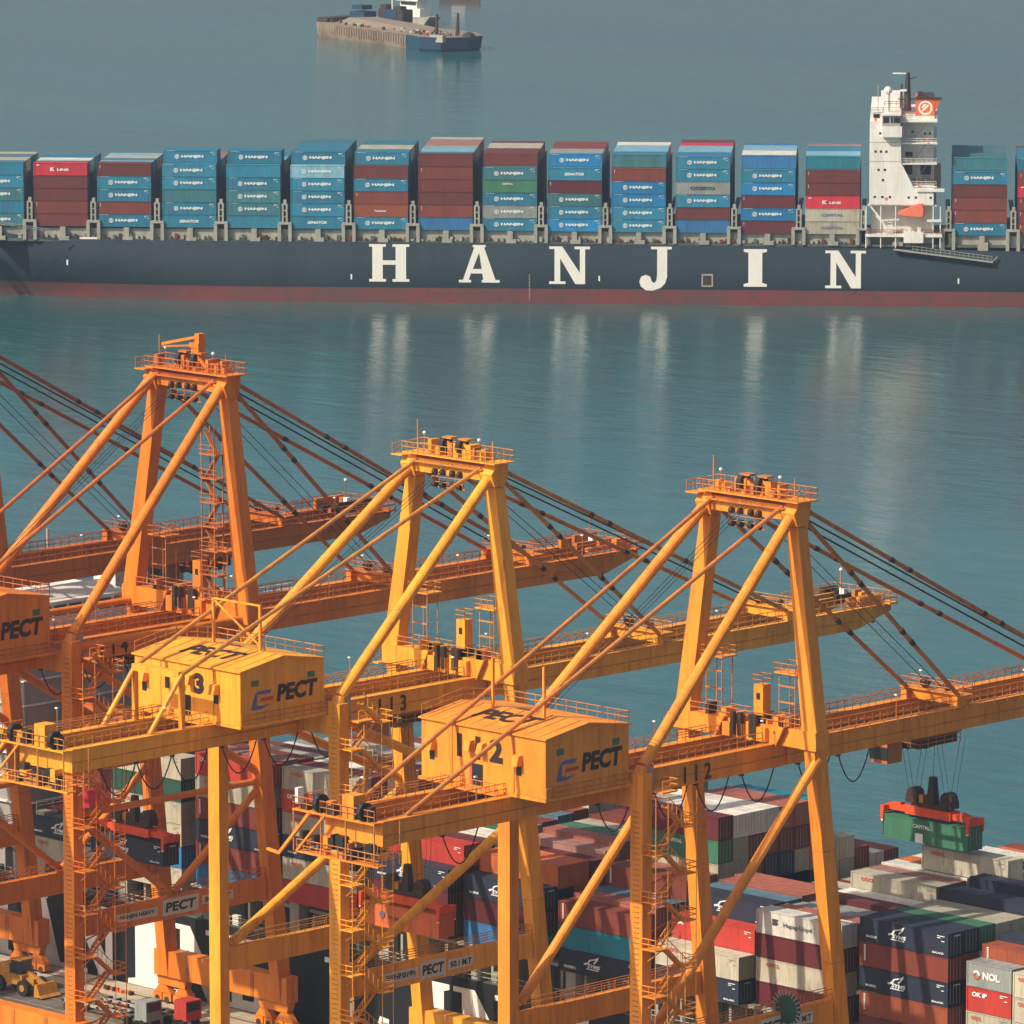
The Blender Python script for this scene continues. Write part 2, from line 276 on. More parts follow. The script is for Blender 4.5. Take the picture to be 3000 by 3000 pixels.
def mark_mesh(mk, L_, h):
    key = (mk, round(L_, 1), round(h, 2))
    if key in _lm: return _lm[key]
    b = MB(); y = -.022; X = (1,0,0); Z = (0,0,1); T = lambda s, x, z, w_, ht, m='marks', bo=.03, sh=0: put_text(b, s, (x, y, z), X, Z, w_, ht, m, bo, sh)
    def ends(m='marks'):
        b.box(L_-1.5, L_-.5, y-.004, y, h-.42, h-.34, m); b.box(L_-1.5, L_-1.05, y-.004, y, h-.62, h-.53, m); b.box(L_-.9, L_-.5, y-.004, y, h-.95, h-.86, m)
    if mk == 'HJ':
        n = 20; cx, cz, R_ = 3.1, h*.5, .52
        for i in range(n):
            a0, a1 = 2*math.pi*i/n, 2*math.pi*(i+1)/n
            b.prism([(cx+math.cos(a0)*R_, cz+math.sin(a0)*R_), (cx+math.cos(a0)*R_*.74, cz+math.sin(a0)*R_*.74), (cx+math.cos(a1)*R_*.74, cz+math.sin(a1)*R_*.74), (cx+math.cos(a1)*R_, cz+math.sin(a1)*R_)][::-1], (0,y,0), X, Z, .01, 'marks')
        b.prism([(cx-.18,cz-.3),(cx-.04,cz-.3),(cx-.04,cz+.3),(cx-.18,cz+.3)], (0,y,0), X, Z, .01, 'marks'); b.prism([(cx+.06,cz-.3),(cx+.2,cz-.3),(cx+.2,cz+.3),(cx+.06,cz+.3)], (0,y,0), X, Z, .01, 'marks')
        T('HANJIN', 4.1, h*.5-.38, 5.0, .76, bo=.05); ends(); b.box(.6, 2.6, y-.004, y, h-.16, h-.11, 'marks')
    elif mk == 'SN': T('SENATOR', 3.8, h*.5-.32, 4.4, .64, bo=.04, sh=.25); ends()
    elif mk == 'KL': T('K', 3.8, h*.5-.45, 1.1, .85, bo=.06); T('LINE', 5.4, h*.5-.4, 2.6, .55, bo=.04); b.box(.7, 1.4, y-.004, y, h-.6, h-.4, 'marks')
    elif mk == 'CO': T('COSCO', 3.2, h*.5-.36, 5.6, .72, 'markd', .05)
    elif mk == 'GT': T('CAPITAL', L_*.36, h*.62, L_*.2, .42, bo=.03)
    elif mk == 'TX': T('Textainer', 4.6, h*.5-.3, 2.8, .42, bo=.03)
    elif mk == 'OO': T('OOCL', L_*.12, h*.68, min(1.9, L_*.22), .42, 'markr', .05); ends('lash')
    elif mk == 'BE': T('CAPITAL', 3.6, h*.5-.3, 5.0, .6, 'logoblue', .02); ends('lash')
    elif mk == 'OK': T('OK', .8, h*.62, 1.0, .55, bo=.05); ends('letter')
    elif mk == 'OP': T('OK IP', .8, h*.62, 2.0, .5, bo=.05, sh=.1); ends('letter')
    elif mk == 'HL':
        for dz in (0, .36): b.prism([(2.3,h*.45+dz),(2.9,h*.45+dz),(3.15,h*.45+dz+.3),(2.3,h*.45+dz+.3)], (0,y,0), X, Z, .01, 'markd')
        T('Hapag-Lloyd', 3.9, h*.5-.3, 4.0, .62, 'markd', .01)
    elif mk == 'HO':
        b.tube((3.4, y-.01, h*.55), (3.4, y, h*.55), .42, 'logoblue', 12); T('Hapag-Lloyd', 4.4, h*.5-.3, 3.2, .5, 'markd', .01)
    elif mk == 'NO':
        n = 16
        for i in range(n):
            a0, a1 = 2*math.pi*i/n, 2*math.pi*(i+.9)/n
            b.prism([(1.35+math.cos(a0)*.5, 1.3+math.sin(a0)*.5), (1.35+math.cos(a0)*.25, 1.3+math.sin(a0)*.25), (1.35+math.cos(a1)*.25, 1.3+math.sin(a1)*.25), (1.35+math.cos(a1)*.5, 1.3+math.sin(a1)*.5)][::-1], (0,y,0), X, Z, .01, 'marks' if i < 7 else 'markr')
        T('NOL', 2.2, .95, 2.3, .8, 'letter', .05)
    elif mk == 'SY':
        sail(b, 4.0, h*.36, 1.55); T('MAERSK', .9, .55, 1.5, .25); ends(); T('SEALAND', L_-2.2, .3, 1.6, .2)
        b.box(L_-.006, L_+.004, 1.0, 1.9, h-.42, h-.32, 'marks')
    elif mk == 'VT':
        for i in range(8): b.box(.62, .85, y-.004, y, h-.4-i*.22, h-.26-i*.22, 'letter')
    elif mk == 'RS':
        for i in range(3): b.box(.62, .78, y-.004, y, h-.5-i*.28, h-.36-i*.28, 'marks')
    else: _lm[key] = None; return None
    _lm[key] = b.mesh('lettering'); return _lm[key]
MKN = {'HJ': 'with round emblem and wide white lettering', 'SN': 'with slanted white lettering', 'KL': 'with white initial and lettering', 'CO': 'with dark wide lettering', 'OO': 'with small red lettering',
       'SY': 'with white sail emblem', 'HL': 'with dark emblem and lettering', 'HO': 'with dark round emblem', 'NO': 'with ring emblem and three letters', 'OK': 'with two white letters', 'OP': 'with short white lettering',
       'GT': 'with small white lettering', 'VT': 'with vertical pale lettering', 'TX': 'with thin white script', 'BE': 'with faint blue lettering', 'RS': 'with pale corner marks'}
CONT = []     # every container: dict(pos, rz, L, h, k, mk, label, size, grp)
def vol_box_pts(c):
    ca, sa = math.cos(c['rz']), math.sin(c['rz'])
    return [(c['p'][0]+x*ca-y*sa, c['p'][1]+x*sa+y*ca, c['p'][2]+z) for z in (0, c['h']) for x, y in ((0,0),(c['L'],0),(c['L'],2.4),(0,2.4))]

# near ship bays: start x -> list of rows (ztop, colours top-down[, second half colours for 20-footers])
PITCH = 2.52; Y0 = 9.0; ZB = 15.2
def rowspec(s):   # "ztop:colours" separated by spaces
    out = []
    for tok in s.split():
        zt, cs = tok.split(':'); out.append((float(zt), cs))
    return out
NEAR = [
 (51.0, '27.6:nrnvd 27.6:nvn 27.6:gwc 27.5:cc/ 27.5:cc/ 28.8:nc 27.9:pm 29.2:nc 28.2:cy 28.4:cc 28.6:wc 29.0:pr 28.6:yc 28.2:rr 28.0:cc 28.0:oc 28.0:rr'),
 (36.3, '26.2:wmcm 26.0:pr 25.8:yc 25.6:yc 26.2:mc 26.2:wc 28.0:cop 28.0:qm 28.2:wr 28.2:oc 28.2:wc 28.2:yr 27.8:rr 27.4:cc 27.4:wc 27.0:oc 27.0:rr'),
 (21.6, '20.4:cn 23.0:Rc 25.4:nR 25.4:sn 25.6:pr 25.8:pr 23.4:nm 23.4:nr 23.2:ym 23.0:nr 23.0:cr 22.6:rr 22.6:cc 22.6:wc 22.0:rr 22.0:rr 22.0:cc'),
 (6.9, '22.6:rTn 23.1:pR 23.2:sr 25.5:rn 25.5:pr 31.7:mgcc 31.6:wccr 31.6:wrrn 31.6:wrnn 31.5:prnc 31.5:prcr 31.4:Toon 26.6:cc 26.6:cc 25.0:rr 24.0:wn 24.0:rr'),
 (-7.8, '23.4:nmb 25.6:on 25.6:oo 25.4:mr 26.2:qm 26.8:pr 26.8:gr 26.8:cr 27.2:rm 27.2:rr 27.6:mn 28.0:rn 28.0:cc 28.0:wr 27.5:rr 27.0:rr 27.0:cc'),
 (-22.5, '23.4:nmd 25.8:Rd 25.8:mm 26.2:wd 26.4:gn 26.4:yn 26.6:rr 27.0:sn 27.2:rm 28.6:cr 28.6:wr 28.6:yr 28.6:rr 28.6:cc 28.0:rr 28.0:rr 28.0:cc'),
 (-37.2, '31.5:cRcncR 31.5:rc 31.5:wr 31.3:cr 31.3:rc 31.0:yc 31.0:wc 31.0:ym 31.0:wy 31.0:rm 31.0:cc 30.6:wc 30.6:wy 30.6:rr 30.4:cc 30.4:wc 30.4:rr'),
 (-51.9, '31.2:Rcrnrb 31.4:qc 31.2:rr 31.0:cc 30.8:rr 30.4:wc 30.4:yc 30.0:wr 30.0:cc 30.0:rr 29.6:wc 29.0:yr 29.0:rr 28.0:cc 28.0:cc 28.0:rr 28.0:cc'),
 (-66.6, '30.0:cGccbc 29.4:cG 28.0:wc 27.0:or 27.0:wo 26.6:oo 26.4:wr 26.4:rr 26.0:cc 26.0:rr 26.0:wc 24.0:cc 24.0:rr 24.0:cc 24.0:cc 24.0:cc 24.0:rr'),
 (-81.3, '19.8:ncc 20.4:mr 22.4:kr 32.4:oor 30.0:or 20.0:rr 20.0:cc 20.0:rr 20.0:cc 20.0:cc 20.0:rr 20.0:cc 20.0:rr 20.0:cc 20.0:cc 20.0:cc 20.0:rr'),
]
def zt_at(bi, r):
    return NEARR[bi][r][0] if 0 <= bi < len(NEARR) else 0
NEARR = [rowspec(b[1]) for b in NEAR]
NB = len(NEAR)
MARK = {'n': 'SY', 'c': 'OO', 'R': 'OK', 'r': 'VT', 'o': 'HO', 'g': 'GT', 'w': 'HL', 'v': 'VT'}
for bi, (x0, spec) in enumerate(NEAR):
    rows = NEARR[bi]
    for r, (zt, cs) in enumerate(rows):
        half = cs.endswith('/'); cs = cs.rstrip('/')
        nt_ = max(1, int(round((zt-ZB)/2.63))); th = 2.62
        front = rows[r-1][0] if r else 0
        rightz = NEARR[bi-1][r][0] if bi else 25
        for tI in range(nt_):
            k = cs[tI] if tI < len(cs) else random.choice('crmncrb')
            top = zt-tI*th; z = top-th+.02
            side = min(th, max(0, top-front)) if r else th
            end = min(th, max(0, top-rightz)) if bi else th*.3
            vis = side*12.2*.7 + (12.2*2.4*.14 if tI == 0 else 0) + end*2.4*.7
            if r and vis < 1.2 and not (tI == 1): continue
            mk = MARK.get(k) if (r == 0 or side > 1.5) else None
            if bi == 1 and r == 0 and k != 'w' and mk == 'HL': mk = 'OO'
            if k == 'w' and not (bi == 1 and r == 0): mk = None
            base = ('quayside' if r == 0 else ORD[r])
            lab = f"{CN[k]} container, {'topmost' if tI == 0 else ORD[tI]+' down'}, {base} row, {ORD[bi]} bay from right, moored ship"
            if half:
                for hf, xo in ((0, 0), (1, 6.15)):
                    CONT.append(dict(p=(x0+xo, Y0+r*PITCH, z), rz=0, L=6.06, h=2.59, k=k, mk=None, size=vis*.5/(630**2), grp='containers stacked on the moored ship',
                                     label=f"short {CN[k]} container, {'left' if hf == 0 else 'right'} half, {'topmost' if tI == 0 else ORD[tI]+' tier'}, {ORD[r]} row, right-hand bay, moored ship"))
            else:
                CONT.append(dict(p=(x0, Y0+r*PITCH, z), rz=0, L=12.19, h=2.59, k=k, mk=mk, size=vis/(630**2), label=lab, grp='containers stacked on the moored ship'))
# rightmost bay: 20-footers in front, long ones behind
for (x, r, L_, zt, cs, mks) in ((65.7, 0, 6.06, 25.2, 'yRcv', ['NO', 'OP', 'OO', None]), (71.95, 0, 6.06, 25.0, 'cccc', ['OO']*4), (65.7, 1, 12.19, 26.6, 'vrm', ['VT', None, None]), (65.7, 2, 12.19, 27.2, 'nr', [None]*2),
        (65.7, 3, 12.19, 26.8, 'mc', [None]*2), (65.7, 4, 12.19, 27.4, 'wc', [None]*2), (65.7, 5, 12.19, 28.4, 'nn', [None]*2), (65.7, 6, 12.19, 28.4, 'pc', [None]*2), (65.7, 7, 12.19, 29.0, 'nc', [None]*2),
        (65.7, 8, 12.19, 28.8, 'cc', [None]*2), (65.7, 9, 12.19, 29.2, 'cc', [None]*2), (65.7, 10, 12.19, 29.2, 'yc', [None]*2), (65.7, 11, 12.19, 29.4, 'pr', [None]*2), (65.7, 12, 12.19, 29, 'pr', [None]*2)):
    for i, k in enumerate(cs):
        CONT.append(dict(p=(x, Y0+r*PITCH, zt-(i+1)*2.62+.02), rz=0, L=L_, h=2.59, k=k, mk=mks[i], size=(22 if r == 0 else 9-i*4)/(600**2), grp='containers stacked on the moored ship',
                         label=f"{'short ' if L_ < 7 else ''}{CN[k]} container, {'topmost' if i == 0 else ORD[i]+' tier'}, {'quayside' if r == 0 else ORD[r]} row, {'far right' if x < 70 else 'extreme right'} edge of moored ship"))
# the raised beige one below the hanging green one
CONT.append(dict(p=(41.8, 29.4, 28.25), rz=0, L=12.19, h=2.59, k='c', mk='OO', size=1, grp='containers stacked on the moored ship', label='lone beige container standing proud behind the others under the hanging green container'))

# far ship frame
AL = math.radians(41.0); E1 = Vector((math.cos(AL), math.sin(AL), 0)); E2 = Vector((-math.sin(AL), math.cos(AL), 0)); FO = Vector((-513.16, 529.12, 0))
def F(s, d, z): return FO + E1*s + E2*d + Vector((0, 0, z))
# bays of the far ship, left to right: front stack bottom-up, extra upper stack in the rows behind, colours of the roofs behind
FAR = [('thth h'.replace(' ', ''), '', 'ccsc', ['HJ', None, 'HJ', 'HJ', None]), ('drdd k'.replace(' ', ''), '', 'cwhs', [None, 'RS', None, None, 'KL']), ('hrhhd', '', 'lhcl', ['HJ', 'RS', 'HJ', 'HJ', 'RS']),
 ('hhthh', 'h', 'hhqp', ['SN', 'HJ', None, 'HJ', 'HJ']), ('htthh', 'h', 'hlh', [None, 'HJ', 'HJ', 'HJ', None]), ('hhhhl', 'hh', 'hhth', ['SN', 'HJ', 'HJ', 'HJ', 'HJ']), ('hvrhd', 'h', 'hcth', ['HJ', 'TX', 'RS', 'HJ', None]),
 ('brddrd', '', 'llyqqc', [None, 'RS', None, None, 'RS', None]), ('hyhgt', 'd', 'dcd', ['HJ', 'HJ', 'HJ', 'GT', 'HJ']), ('Hhtmh', 'H', 'yrr', ['HJ', 'HJ', 'HJ', 'RS', 'SN']), ('hhHHr', 't', 'hllwk', ['HJ', 'HJ', 'HJ', 'HJ', 'RS']),
 ('bdhyhh', '', 'hllkd', [None, None, 'HJ', 'CO', 'HJ', 'HJ']), ('mHmHh', 'b', 'wlb', ['RS', 'HJ', 'RS', 'HJ', 'HJ']), ('cckdd', 'T', 'lhq', ['BE', 'BE', 'KL', 'RS', 'RS']), None, ('hrrdh', 't', 'tst', ['HJ', 'RS', 'RS', None, 'HJ']), ('rrrkr', 'h', 'hhr', [None, 'RS', 'RS', 'KL', 'RS'])]
FS = [-122.9, -108.4, -93.95, -79.15, -64.6, -50.1, -35.75, -21.15, -6.65, 7.95, 22.35, 36.8, 51.45, 65.9, None, 98.85, 113.4]
FH = 2.88; FZ = 16.5
STUFF = []
for i, B in enumerate(FAR):
    if B is None: continue
    fr, ex, roofs, mks = B; s0 = FS[i]
    zb = FZ - .0035*(s0+40)
    bayn = f"{ORD[i]} stack from left" if i < 14 else ('stack right of white tower' if i == 15 else 'rightmost stack')
    for t_, k in enumerate(fr):
        mk = mks[t_] if t_ < len(mks) else None
        if mk is None and k in 'rv': mk = 'RS'
        p = F(s0, .7, zb+t_*FH)
        CONT.append(dict(p=tuple(p), rz=AL, L=12.19, h=2.84, k=k, mk=mk, size=12.2*2.84*.97/(1424**2), grp='containers stacked on the far ship',
                         label=f"{CN[k]} container, {'lowest' if t_ == 0 else ORD[t_]+' above lowest'} in front face, {bayn}, far ship"))
    NR = 10 if i < 3 else (12 if i < 5 else 16); n0 = len(fr)
    for r in range(1, NR):
        n = n0 + (len(ex) if 1 <= r <= 12 else 0)
        if i in (0, 1, 2): n = n0
        if i == 5: n -= 1
        if i in (10, 11) and 1 <= r <= 2: n += 0
        if i in (3, 4) and r > 3: n -= 1
        if i == 4 and r > 6: n += 0
        for t_ in range(0, n):
            k = (ex[min(t_-n0, len(ex)-1)] if (ex and t_ >= n0) else random.choice('hhhtrdb'))
            if t_ == n-1 and r > 1: k = roofs[min(len(roofs)-1, (r*len(roofs))//NR)]
            if r == 1 and t_ >= n0 and ex: k = ex[min(t_-n0, len(ex)-1)]
            p = F(s0, .7+r*2.5, zb+t_*FH)
            first_up = t_ >= n0 and r == 1
            if t_ == n-1 or first_up:
                side = FH if first_up else 0
                
                CONT.append(dict(p=tuple(p), rz=AL, L=12.19, h=2.84, k=k, mk=('HJ' if first_up and k in 'hH' and i != 12 else None), size=(12.2*side+12.2*2.4*.12)/(1424**2), grp='containers stacked on the far ship',
                                 label=f"{CN[k]} container, {'uppermost' if t_ == n-1 else 'next below top'}, {ORD[r]} row back, {bayn}, far ship"))
            else: STUFF.append((p, k))
CONT.sort(key=lambda c: -c['size'])
_mi = {}
def place_cont(c):
    me = cont_mesh(c['L'], c['h'], c['k']); o = bpy.data.objects.new('shipping_container', me); COL.objects.link(o)
    o.location = c['p']; o.rotation_euler = (0, 0, c['rz']); tag(o, c['label'], 'container', c['grp'])
    if c.get('mk'):
        lm = mark_mesh(c['mk'], c['L'], c['h'])
        if lm: t_ = bpy.data.objects.new('lettering', lm); COL.objects.link(t_); t_.parent = o
    return o
for c in CONT[:300]: place_cont(c)
rest = MB()
for c in CONT[300:]: STUFF.append((Vector(c['p']), c['k'], c['rz'], c['L'], c['h']))
for it in STUFF:
    p, k = it[0], it[1]; rz = it[2] if len(it) > 2 else AL; L_ = it[3] if len(it) > 2 else 12.19; h = it[4] if len(it) > 2 else 2.84
    a = Vector((math.cos(rz), math.sin(rz), 0)); bb = Vector((-math.sin(rz), math.cos(rz), 0))
    lo = [p, p+a*L_, p+a*L_+bb*2.4, p+bb*2.4]; rest.hull8(lo, [v+Vector((0,0,h)) for v in lo], 'c'+k)
tag(rest.build('stacked_containers'), 'smaller containers massed behind and between the front stacks on both ships', 'containers', None, 'stuff')

# ------------------------------------------------------------------ near ship
t = empty('container_ship', (0, 9, 0), 'dark hulled container ship moored at the quay behind the orange cranes', 'ship')
b = MB(); ps = []
def nsec(x):      # half sections of the near hull
    return [(x, 8.75, -2), (x, 8.75, 11.4), (x, 52.2, 11.4), (x, 52.2, -2)]
a0 = nsec(-190); a1 = nsec(112)
b.hull8([a0[0], a1[0], a1[3], a0[3]], [a0[1], a1[1], a1[2], a0[2]], 'hullnear')
tip = [(168, 29, -2), (168, 32, -2), (178, 32, 13), (178, 29, 13)]
b.add([a1[0], a1[1], a1[2], a1[3], (168, 30, -2), (180, 30, 12.4)], [(0,4,5,1), (3,2,5,4), (1,5,2)], 'hullnear')
o = b.build('hull'); o.parent = t; o.matrix_parent_inverse = Matrix.Translation((0, -9, 0))
def kid(mb, name, par=t, off=(0, -9, 0)):
    o = mb.build(name); o.parent = par; o.matrix_parent_inverse = Matrix.Translation(off); return o
b = MB(); b.box(-189, 111, 9.0, 52, 11.41, 11.55, 'deck'); kid(b, 'deck')
b = MB(); b.box(-150, 85, 12.5, 50, 11.56, 14.6, 'deck')
for i in range(18):
    x = -181.5+14.7*i
    b.box(x+.4, x+12.0, 10.2, 12.4, 14.75, 15.1, 'lash')
for x in [v*3.6-170 for v in range(70)]: b.box(x, x+.35, 9.9, 12.4, 11.56, 14.6, 'lash'); 
for x in [v*5.3-168 for v in range(48)]: b.box(x, x+random.uniform(.6, 1.6), 9.3, 9.9, 11.56, 11.56+random.uniform(.4, 1.3), random.choice(['lash', 'deck', 'dark', 'white']))
kid(b, 'hatch_coaming')
b = MB(); b.rail([(-188, 8.95, 11.5), (110, 8.95, 11.5)], 'lash', 1.1, 2.4, .05); kid(b, 'railing')
for i in range(16):
    x = -168.9+14.7*i
    if x < -100: continue
    b = MB()
    for y0, y1 in ((9.1, 10.6), (50.2, 51.6), (29.5, 30.6)):
        b.box(x+.45, x+1.95, y0, y1, 11.56, 20.2, 'lash')
        b.box(x+.3, x+2.1, y0-.1, y1+.1, 15.2, 15.5, 'lash')
    b.box(x+.75, x+1.65, 10.6, 50.2, 19.6, 20.0, 'lash'); b.box(x+.75, x+1.65, 10.6, 50.2, 16.9, 17.2, 'lash')
    b.rail([(x+.5, 9.2, 20.2), (x+.5, 51, 20.2)], 'lash', 1.1, 2.5, .05)
    for y in range(13, 50, 5): b.tube((x+1.2, y, 15), (x+1.2, y, 20), .09, 'lash', 5)
    kid(b, 'lashing_bridge')
for ch, x, wd in (('H', -92.5, 8), ('A', -83.5, 8.6), ('N', -74.6, 9.4), ('I', -63.6, 6.6), ('N', -55.6, 9.0), ('E', -46.4, 5.6), ('L', -30, 10.5), ('I', -14.2, 4.4), ('N', -9.2, 10.6), ('E', 3.2, 9.0)):
    b = MB(); big_letter(b, ch, (x, 8.73, 1.9), (1,0,0), wd, 8.5, 'letter'); kid(b, 'hull_letter')
b = MB(); x0, x1 = -97.5, -84.3                            # accommodation block
b.box(x0, x1, 11, 50, 11.56, 41, 'greywall')
for z in (20, 23, 26, 29, 32, 35, 38): b.box(x0-.3, x1+.35, 10.6, 50.4, z, z+.18, 'white')
kid(b, 'accommodation_block')
b = MB(); b.box(x0+2, x1+.6, 12, 27.5, 41.02, 44.0, 'white'); b.box(x0+1.5, x1+.9, 11.5, 28, 44.02, 44.35, 'white')
for i in range(5): b.prism([(0,0),(1.2,.3),(2.4,.9),(2.4,1.0),(0,1.0)], (0,0,-9), (1,0,0), (0,0,1), .01, 'white')
for i in range(9):
    a, c = math.pi*i/9, math.pi*(i+1)/9
    b.hull8([(x1-3-3*math.cos(a), 13, 44+1.4*math.sin(a)), (x1-3-3*math.cos(c), 13, 44+1.4*math.sin(c)), (x1-3-3*math.cos(c), 13, 44), (x1-3-3*math.cos(a), 13, 44)],
            [(x1-3-3*math.cos(a), 26, 44+1.4*math.sin(a)), (x1-3-3*math.cos(c), 26, 44+1.4*math.sin(c)), (x1-3-3*math.cos(c), 26, 44), (x1-3-3*math.cos(a), 26, 44)], 'white')
wh = kid(b, 'wheelhouse')
b = MB()
for i in range(6): b.box(x1+.61, x1+.66, 13+i*2.4, 14.9+i*2.4, 42.5, 43.8, 'glass')
o = b.build('window'); o.parent = wh
b = MB(); b.box(x1-.5, x1+1.5, 5, 54, 40.4, 41.0, 'white'); b.rail([(x1+1.4, 5.2, 41), (x1+1.4, 53.8, 41)], 'white', 1.2, 2, .06); kid(b, 'bridge_wing')
b = MB(); b.box(-93, -89, 30, 34, 41.02, 49, 'white'); b.box(-95, -92, 38, 44, 41.02, 46, 'greywall'); b.tube((-90, 20, 44), (-90, 20, 52), .2, 'lash'); kid(b, 'mast')

# ------------------------------------------------------------------ far ship
t2 = empty('container_ship', tuple(FO), 'long navy hulled container ship under way with large white name lettering', 'ship')
def fk(mb, name, par=None):
    o = mb.build(name); o.parent = par or t2; o.matrix_parent_inverse = Matrix.Translation(-FO) if par is None else Matrix(); return o
def fbox(b, s0, s1, d0, d1, z0, z1, m):
    lo = [F(s0,d0,z0), F(s1,d0,z0), F(s1,d1,z0), F(s0,d1,z0)]; return b.hull8(lo, [v+Vector((0,0,z1-z0)) for v in lo], m)
b = MB(); secs = []
def hsec(s, wl, dk, zd):      # offset of the near side at waterline and at deck
    c = 21.4; zb = 3.4
    mid = wl + (dk-wl)*.25
    return [F(s, wl, -3), F(s, wl, 0), F(s, mid, zb+.0*s), F(s, dk, zd), F(s, 2*c-dk, zd), F(s, 2*c-mid, zb), F(s, 2*c-wl, 0), F(s, 2*c-wl, -3)]
SL = [(-168, 21.3, 16.8, 18.2), (-160, 20.8, 12.5, 18), (-148, 19, 7.5, 17.8), (-136, 16, 3.6, 17.6), (-125, 13, 1.4, 17.4), (-121, 11.8, .9, 15.9), (-110, 9.0, .35, 14.4), (-98, 6.2, .1, 13.9), (-85, 3.6, 0, 13.75), (-72, 1.5, 0, 13.7), (-58, .3, 0, 13.7), (-45, 0, 0, 13.7), (0, 0, 0, 13.6), (60, 0, 0, 13.3), (110, 0, 0, 12.6), (128, 0, 0, 12.4), (146, 4, 0, 12.4), (158, 9, 1, 12.4)]
rings = [hsec(*a) for a in SL]; vs = [v for r in rings for v in r]; fr_, fb_ = [], []
for i in range(len(rings)-1):
    for j in range(7):
        f_ = (i*8+j, (i+1)*8+j, (i+1)*8+j+1, i*8+j+1); (fb_ if j in (0, 1, 5, 6) else fr_).append(f_)
b.add(vs, fr_+[tuple(range(8))[::-1], tuple(range(len(vs)-8, len(vs)))], 'hullfar'); k0 = b.mat('boot')
for f_ in fb_: b.f.append(f_); b.mi.append(k0)
o = fk(b, 'hull')
for p_ in o.data.polygons: p_.use_smooth = len(p_.vertices) == 4
for ch, s0, wd, z in (('H', -32.3, 9.1, 4.75), ('A', -12.0, 9.2, 4.7), ('N', 8.4, 9.2, 4.5), ('J', 28.7, 7.3, 4.6), ('I', 52.2, 5.2, 4.2), ('N', 70.5, 9.1, 4.0)):
    b = MB(); big_letter(b, ch, tuple(F(s0, -.03, z)), tuple(E1), wd, 8.5, 'letter', .03); fk(b, 'hull_letter')
b = MB()
b.prism([(0,0),(2.6,0),(2.6,2.9),(0,2.9)], F(42.7, -.02, 4.1), E1, (0,0,1), .02, 'lash'); b.prism([(.35,.35),(2.25,.35),(2.25,2.55),(.35,2.55)], F(42.7, -.045, 4.1), E1, (0,0,1), .02, 'dark')
for s0 in (-36.5, 19.5, 100.2, -101): b.prism([(0,0),(.35,0),(.35,1.2),(0,1.2)], F(s0, -.02, 5.2 if s0 > -90 else 8), E1, (0,0,1), .02, 'letter')
for z in range(12): b.prism([(0,0),(.3,0),(.3,.25),(0,.25)], F(3.8, -.02, .8+z*.5), E1, (0,0,1), .02, 'lash')
fk(b, 'hull_marking')
b = MB(); fbox(b, -118, 140, .6, 42, 13.3, 13.9, 'deck'); fbox(b, -116, 78.5, 1.4, 41, 13.9, 16.3, 'lash'); fbox(b, 98, 140, 1.4, 41, 13.3, 15.9, 'lash')
for i in range(150):
    s0 = -112+i*1.27
    if s0 < 78: fbox(b, s0, s0+random.uniform(.3, .9), .5, 1.2, 13.95, 13.95+random.uniform(.3, 1.3), random.choice(['lash', 'dark', 'deck', 'lash', 'cr']))
fk(b, 'hatch_coaming')
for i in range(18):
    s0 = -124.9+14.48*i
    if 78 < s0 < 90: continue
    if s0 > 90: s0 += 4.6
    b = MB()
    zb = FZ-.0035*(s0+40)
    for ds in (-1.1, 1.3): fbox(b, s0+.6+ds, s0+1.35+ds, .25, 1.6, 13.7-(1.2 if s0 > 90 else 0), zb+1.1, 'lash')
    fbox(b, s0-.4, s0+2.6, .2, 1.6, zb+.95, zb+1.5, 'lash')
    fbox(b, s0+.45, s0+.85, .3, 1.5, zb+1.5, zb+5.4, 'lash'); fbox(b, s0+1.35, s0+1.75, .3, 1.5, zb+1.5, zb+5.4, 'lash')
    for dz in (2.6, 4.0, 5.4): fbox(b, s0+.45, s0+1.75, .35, 1.4, zb+dz, zb+dz+.22, 'lash')
    fbox(b, s0+.8, s0+1.5, .35, 1.4, zb+5.6, zb+6.5, 'lash')
    fbox(b, s0+.6, s0+1.6, 1.6, 40, zb+3.9, zb+4.1, 'lash'); fbox(b, s0+8.0, s0+9.2, .25, 1.4, 13.6-(1 if s0 > 90 else 0), zb-.1, 'lash')
    fbox(b, s0+7.7, s0+10, .2, 1.0, 13.6-(1 if s0 > 90 else 0), 14.5, 'lash')
    fk(b, 'lashing_bridge')
b = MB(); fbox(b, 80.6, 94.6, 3.2, 39, 13.4, 23.6, 'white')
b.prism([(80.2,22.9),(94.6,22.9),(94.6,26.7),(90.2,26.7),(87.3,32.3),(87.1,41.6),(80.2,41.6)], F(0, .9, 0), E1, (0,0,1), .9, 'white')
b.prism([(80.2,22.9),(94.6,22.9),(94.6,26.7),(90.2,26.7),(87.3,32.3),(87.1,41.6),(80.2,41.6)], F(0, 41.6, 0), E1, (0,0,1), .9, 'white')
fbox(b, 80.25, 87.0, .95, 40.6, 23.62, 41.6, 'white'); fbox(b, 87.02, 94.6, 5.5, 37, 23.62, 42.2, 'white')
for z in (22.75, 27.0, 32.1, 36.7, 41.6): fbox(b, 87.12 if z > 23 else 79.9, 95.3, .2, 41.6, z-.16, z+.12, 'white')
for z in (32.6, 36.9): fbox(b, 79.95, 87.1, -.04, 0, z, z+.1, 'lash')
fbox(b, 94.7, 96.2, .4, 3.4, 26.8, 32, 'dark'); fbox(b, 90.8, 97.0, -.3, .2, 25.9, 26.6, 'white')
for z in (27.0, 32.1, 36.7, 41.6): b.rail([F(87.3, .3, z+.12), F(95.2, .3, z+.12), F(95.2, 5, z+.12)], 'white', 1.0, 1.0, .05)
for z in (27.2, 32.3, 36.9): b.bar(F(90.2, 3.4, z), F(93.0, 3.4, z+4.4), .7, .12, 'lash')
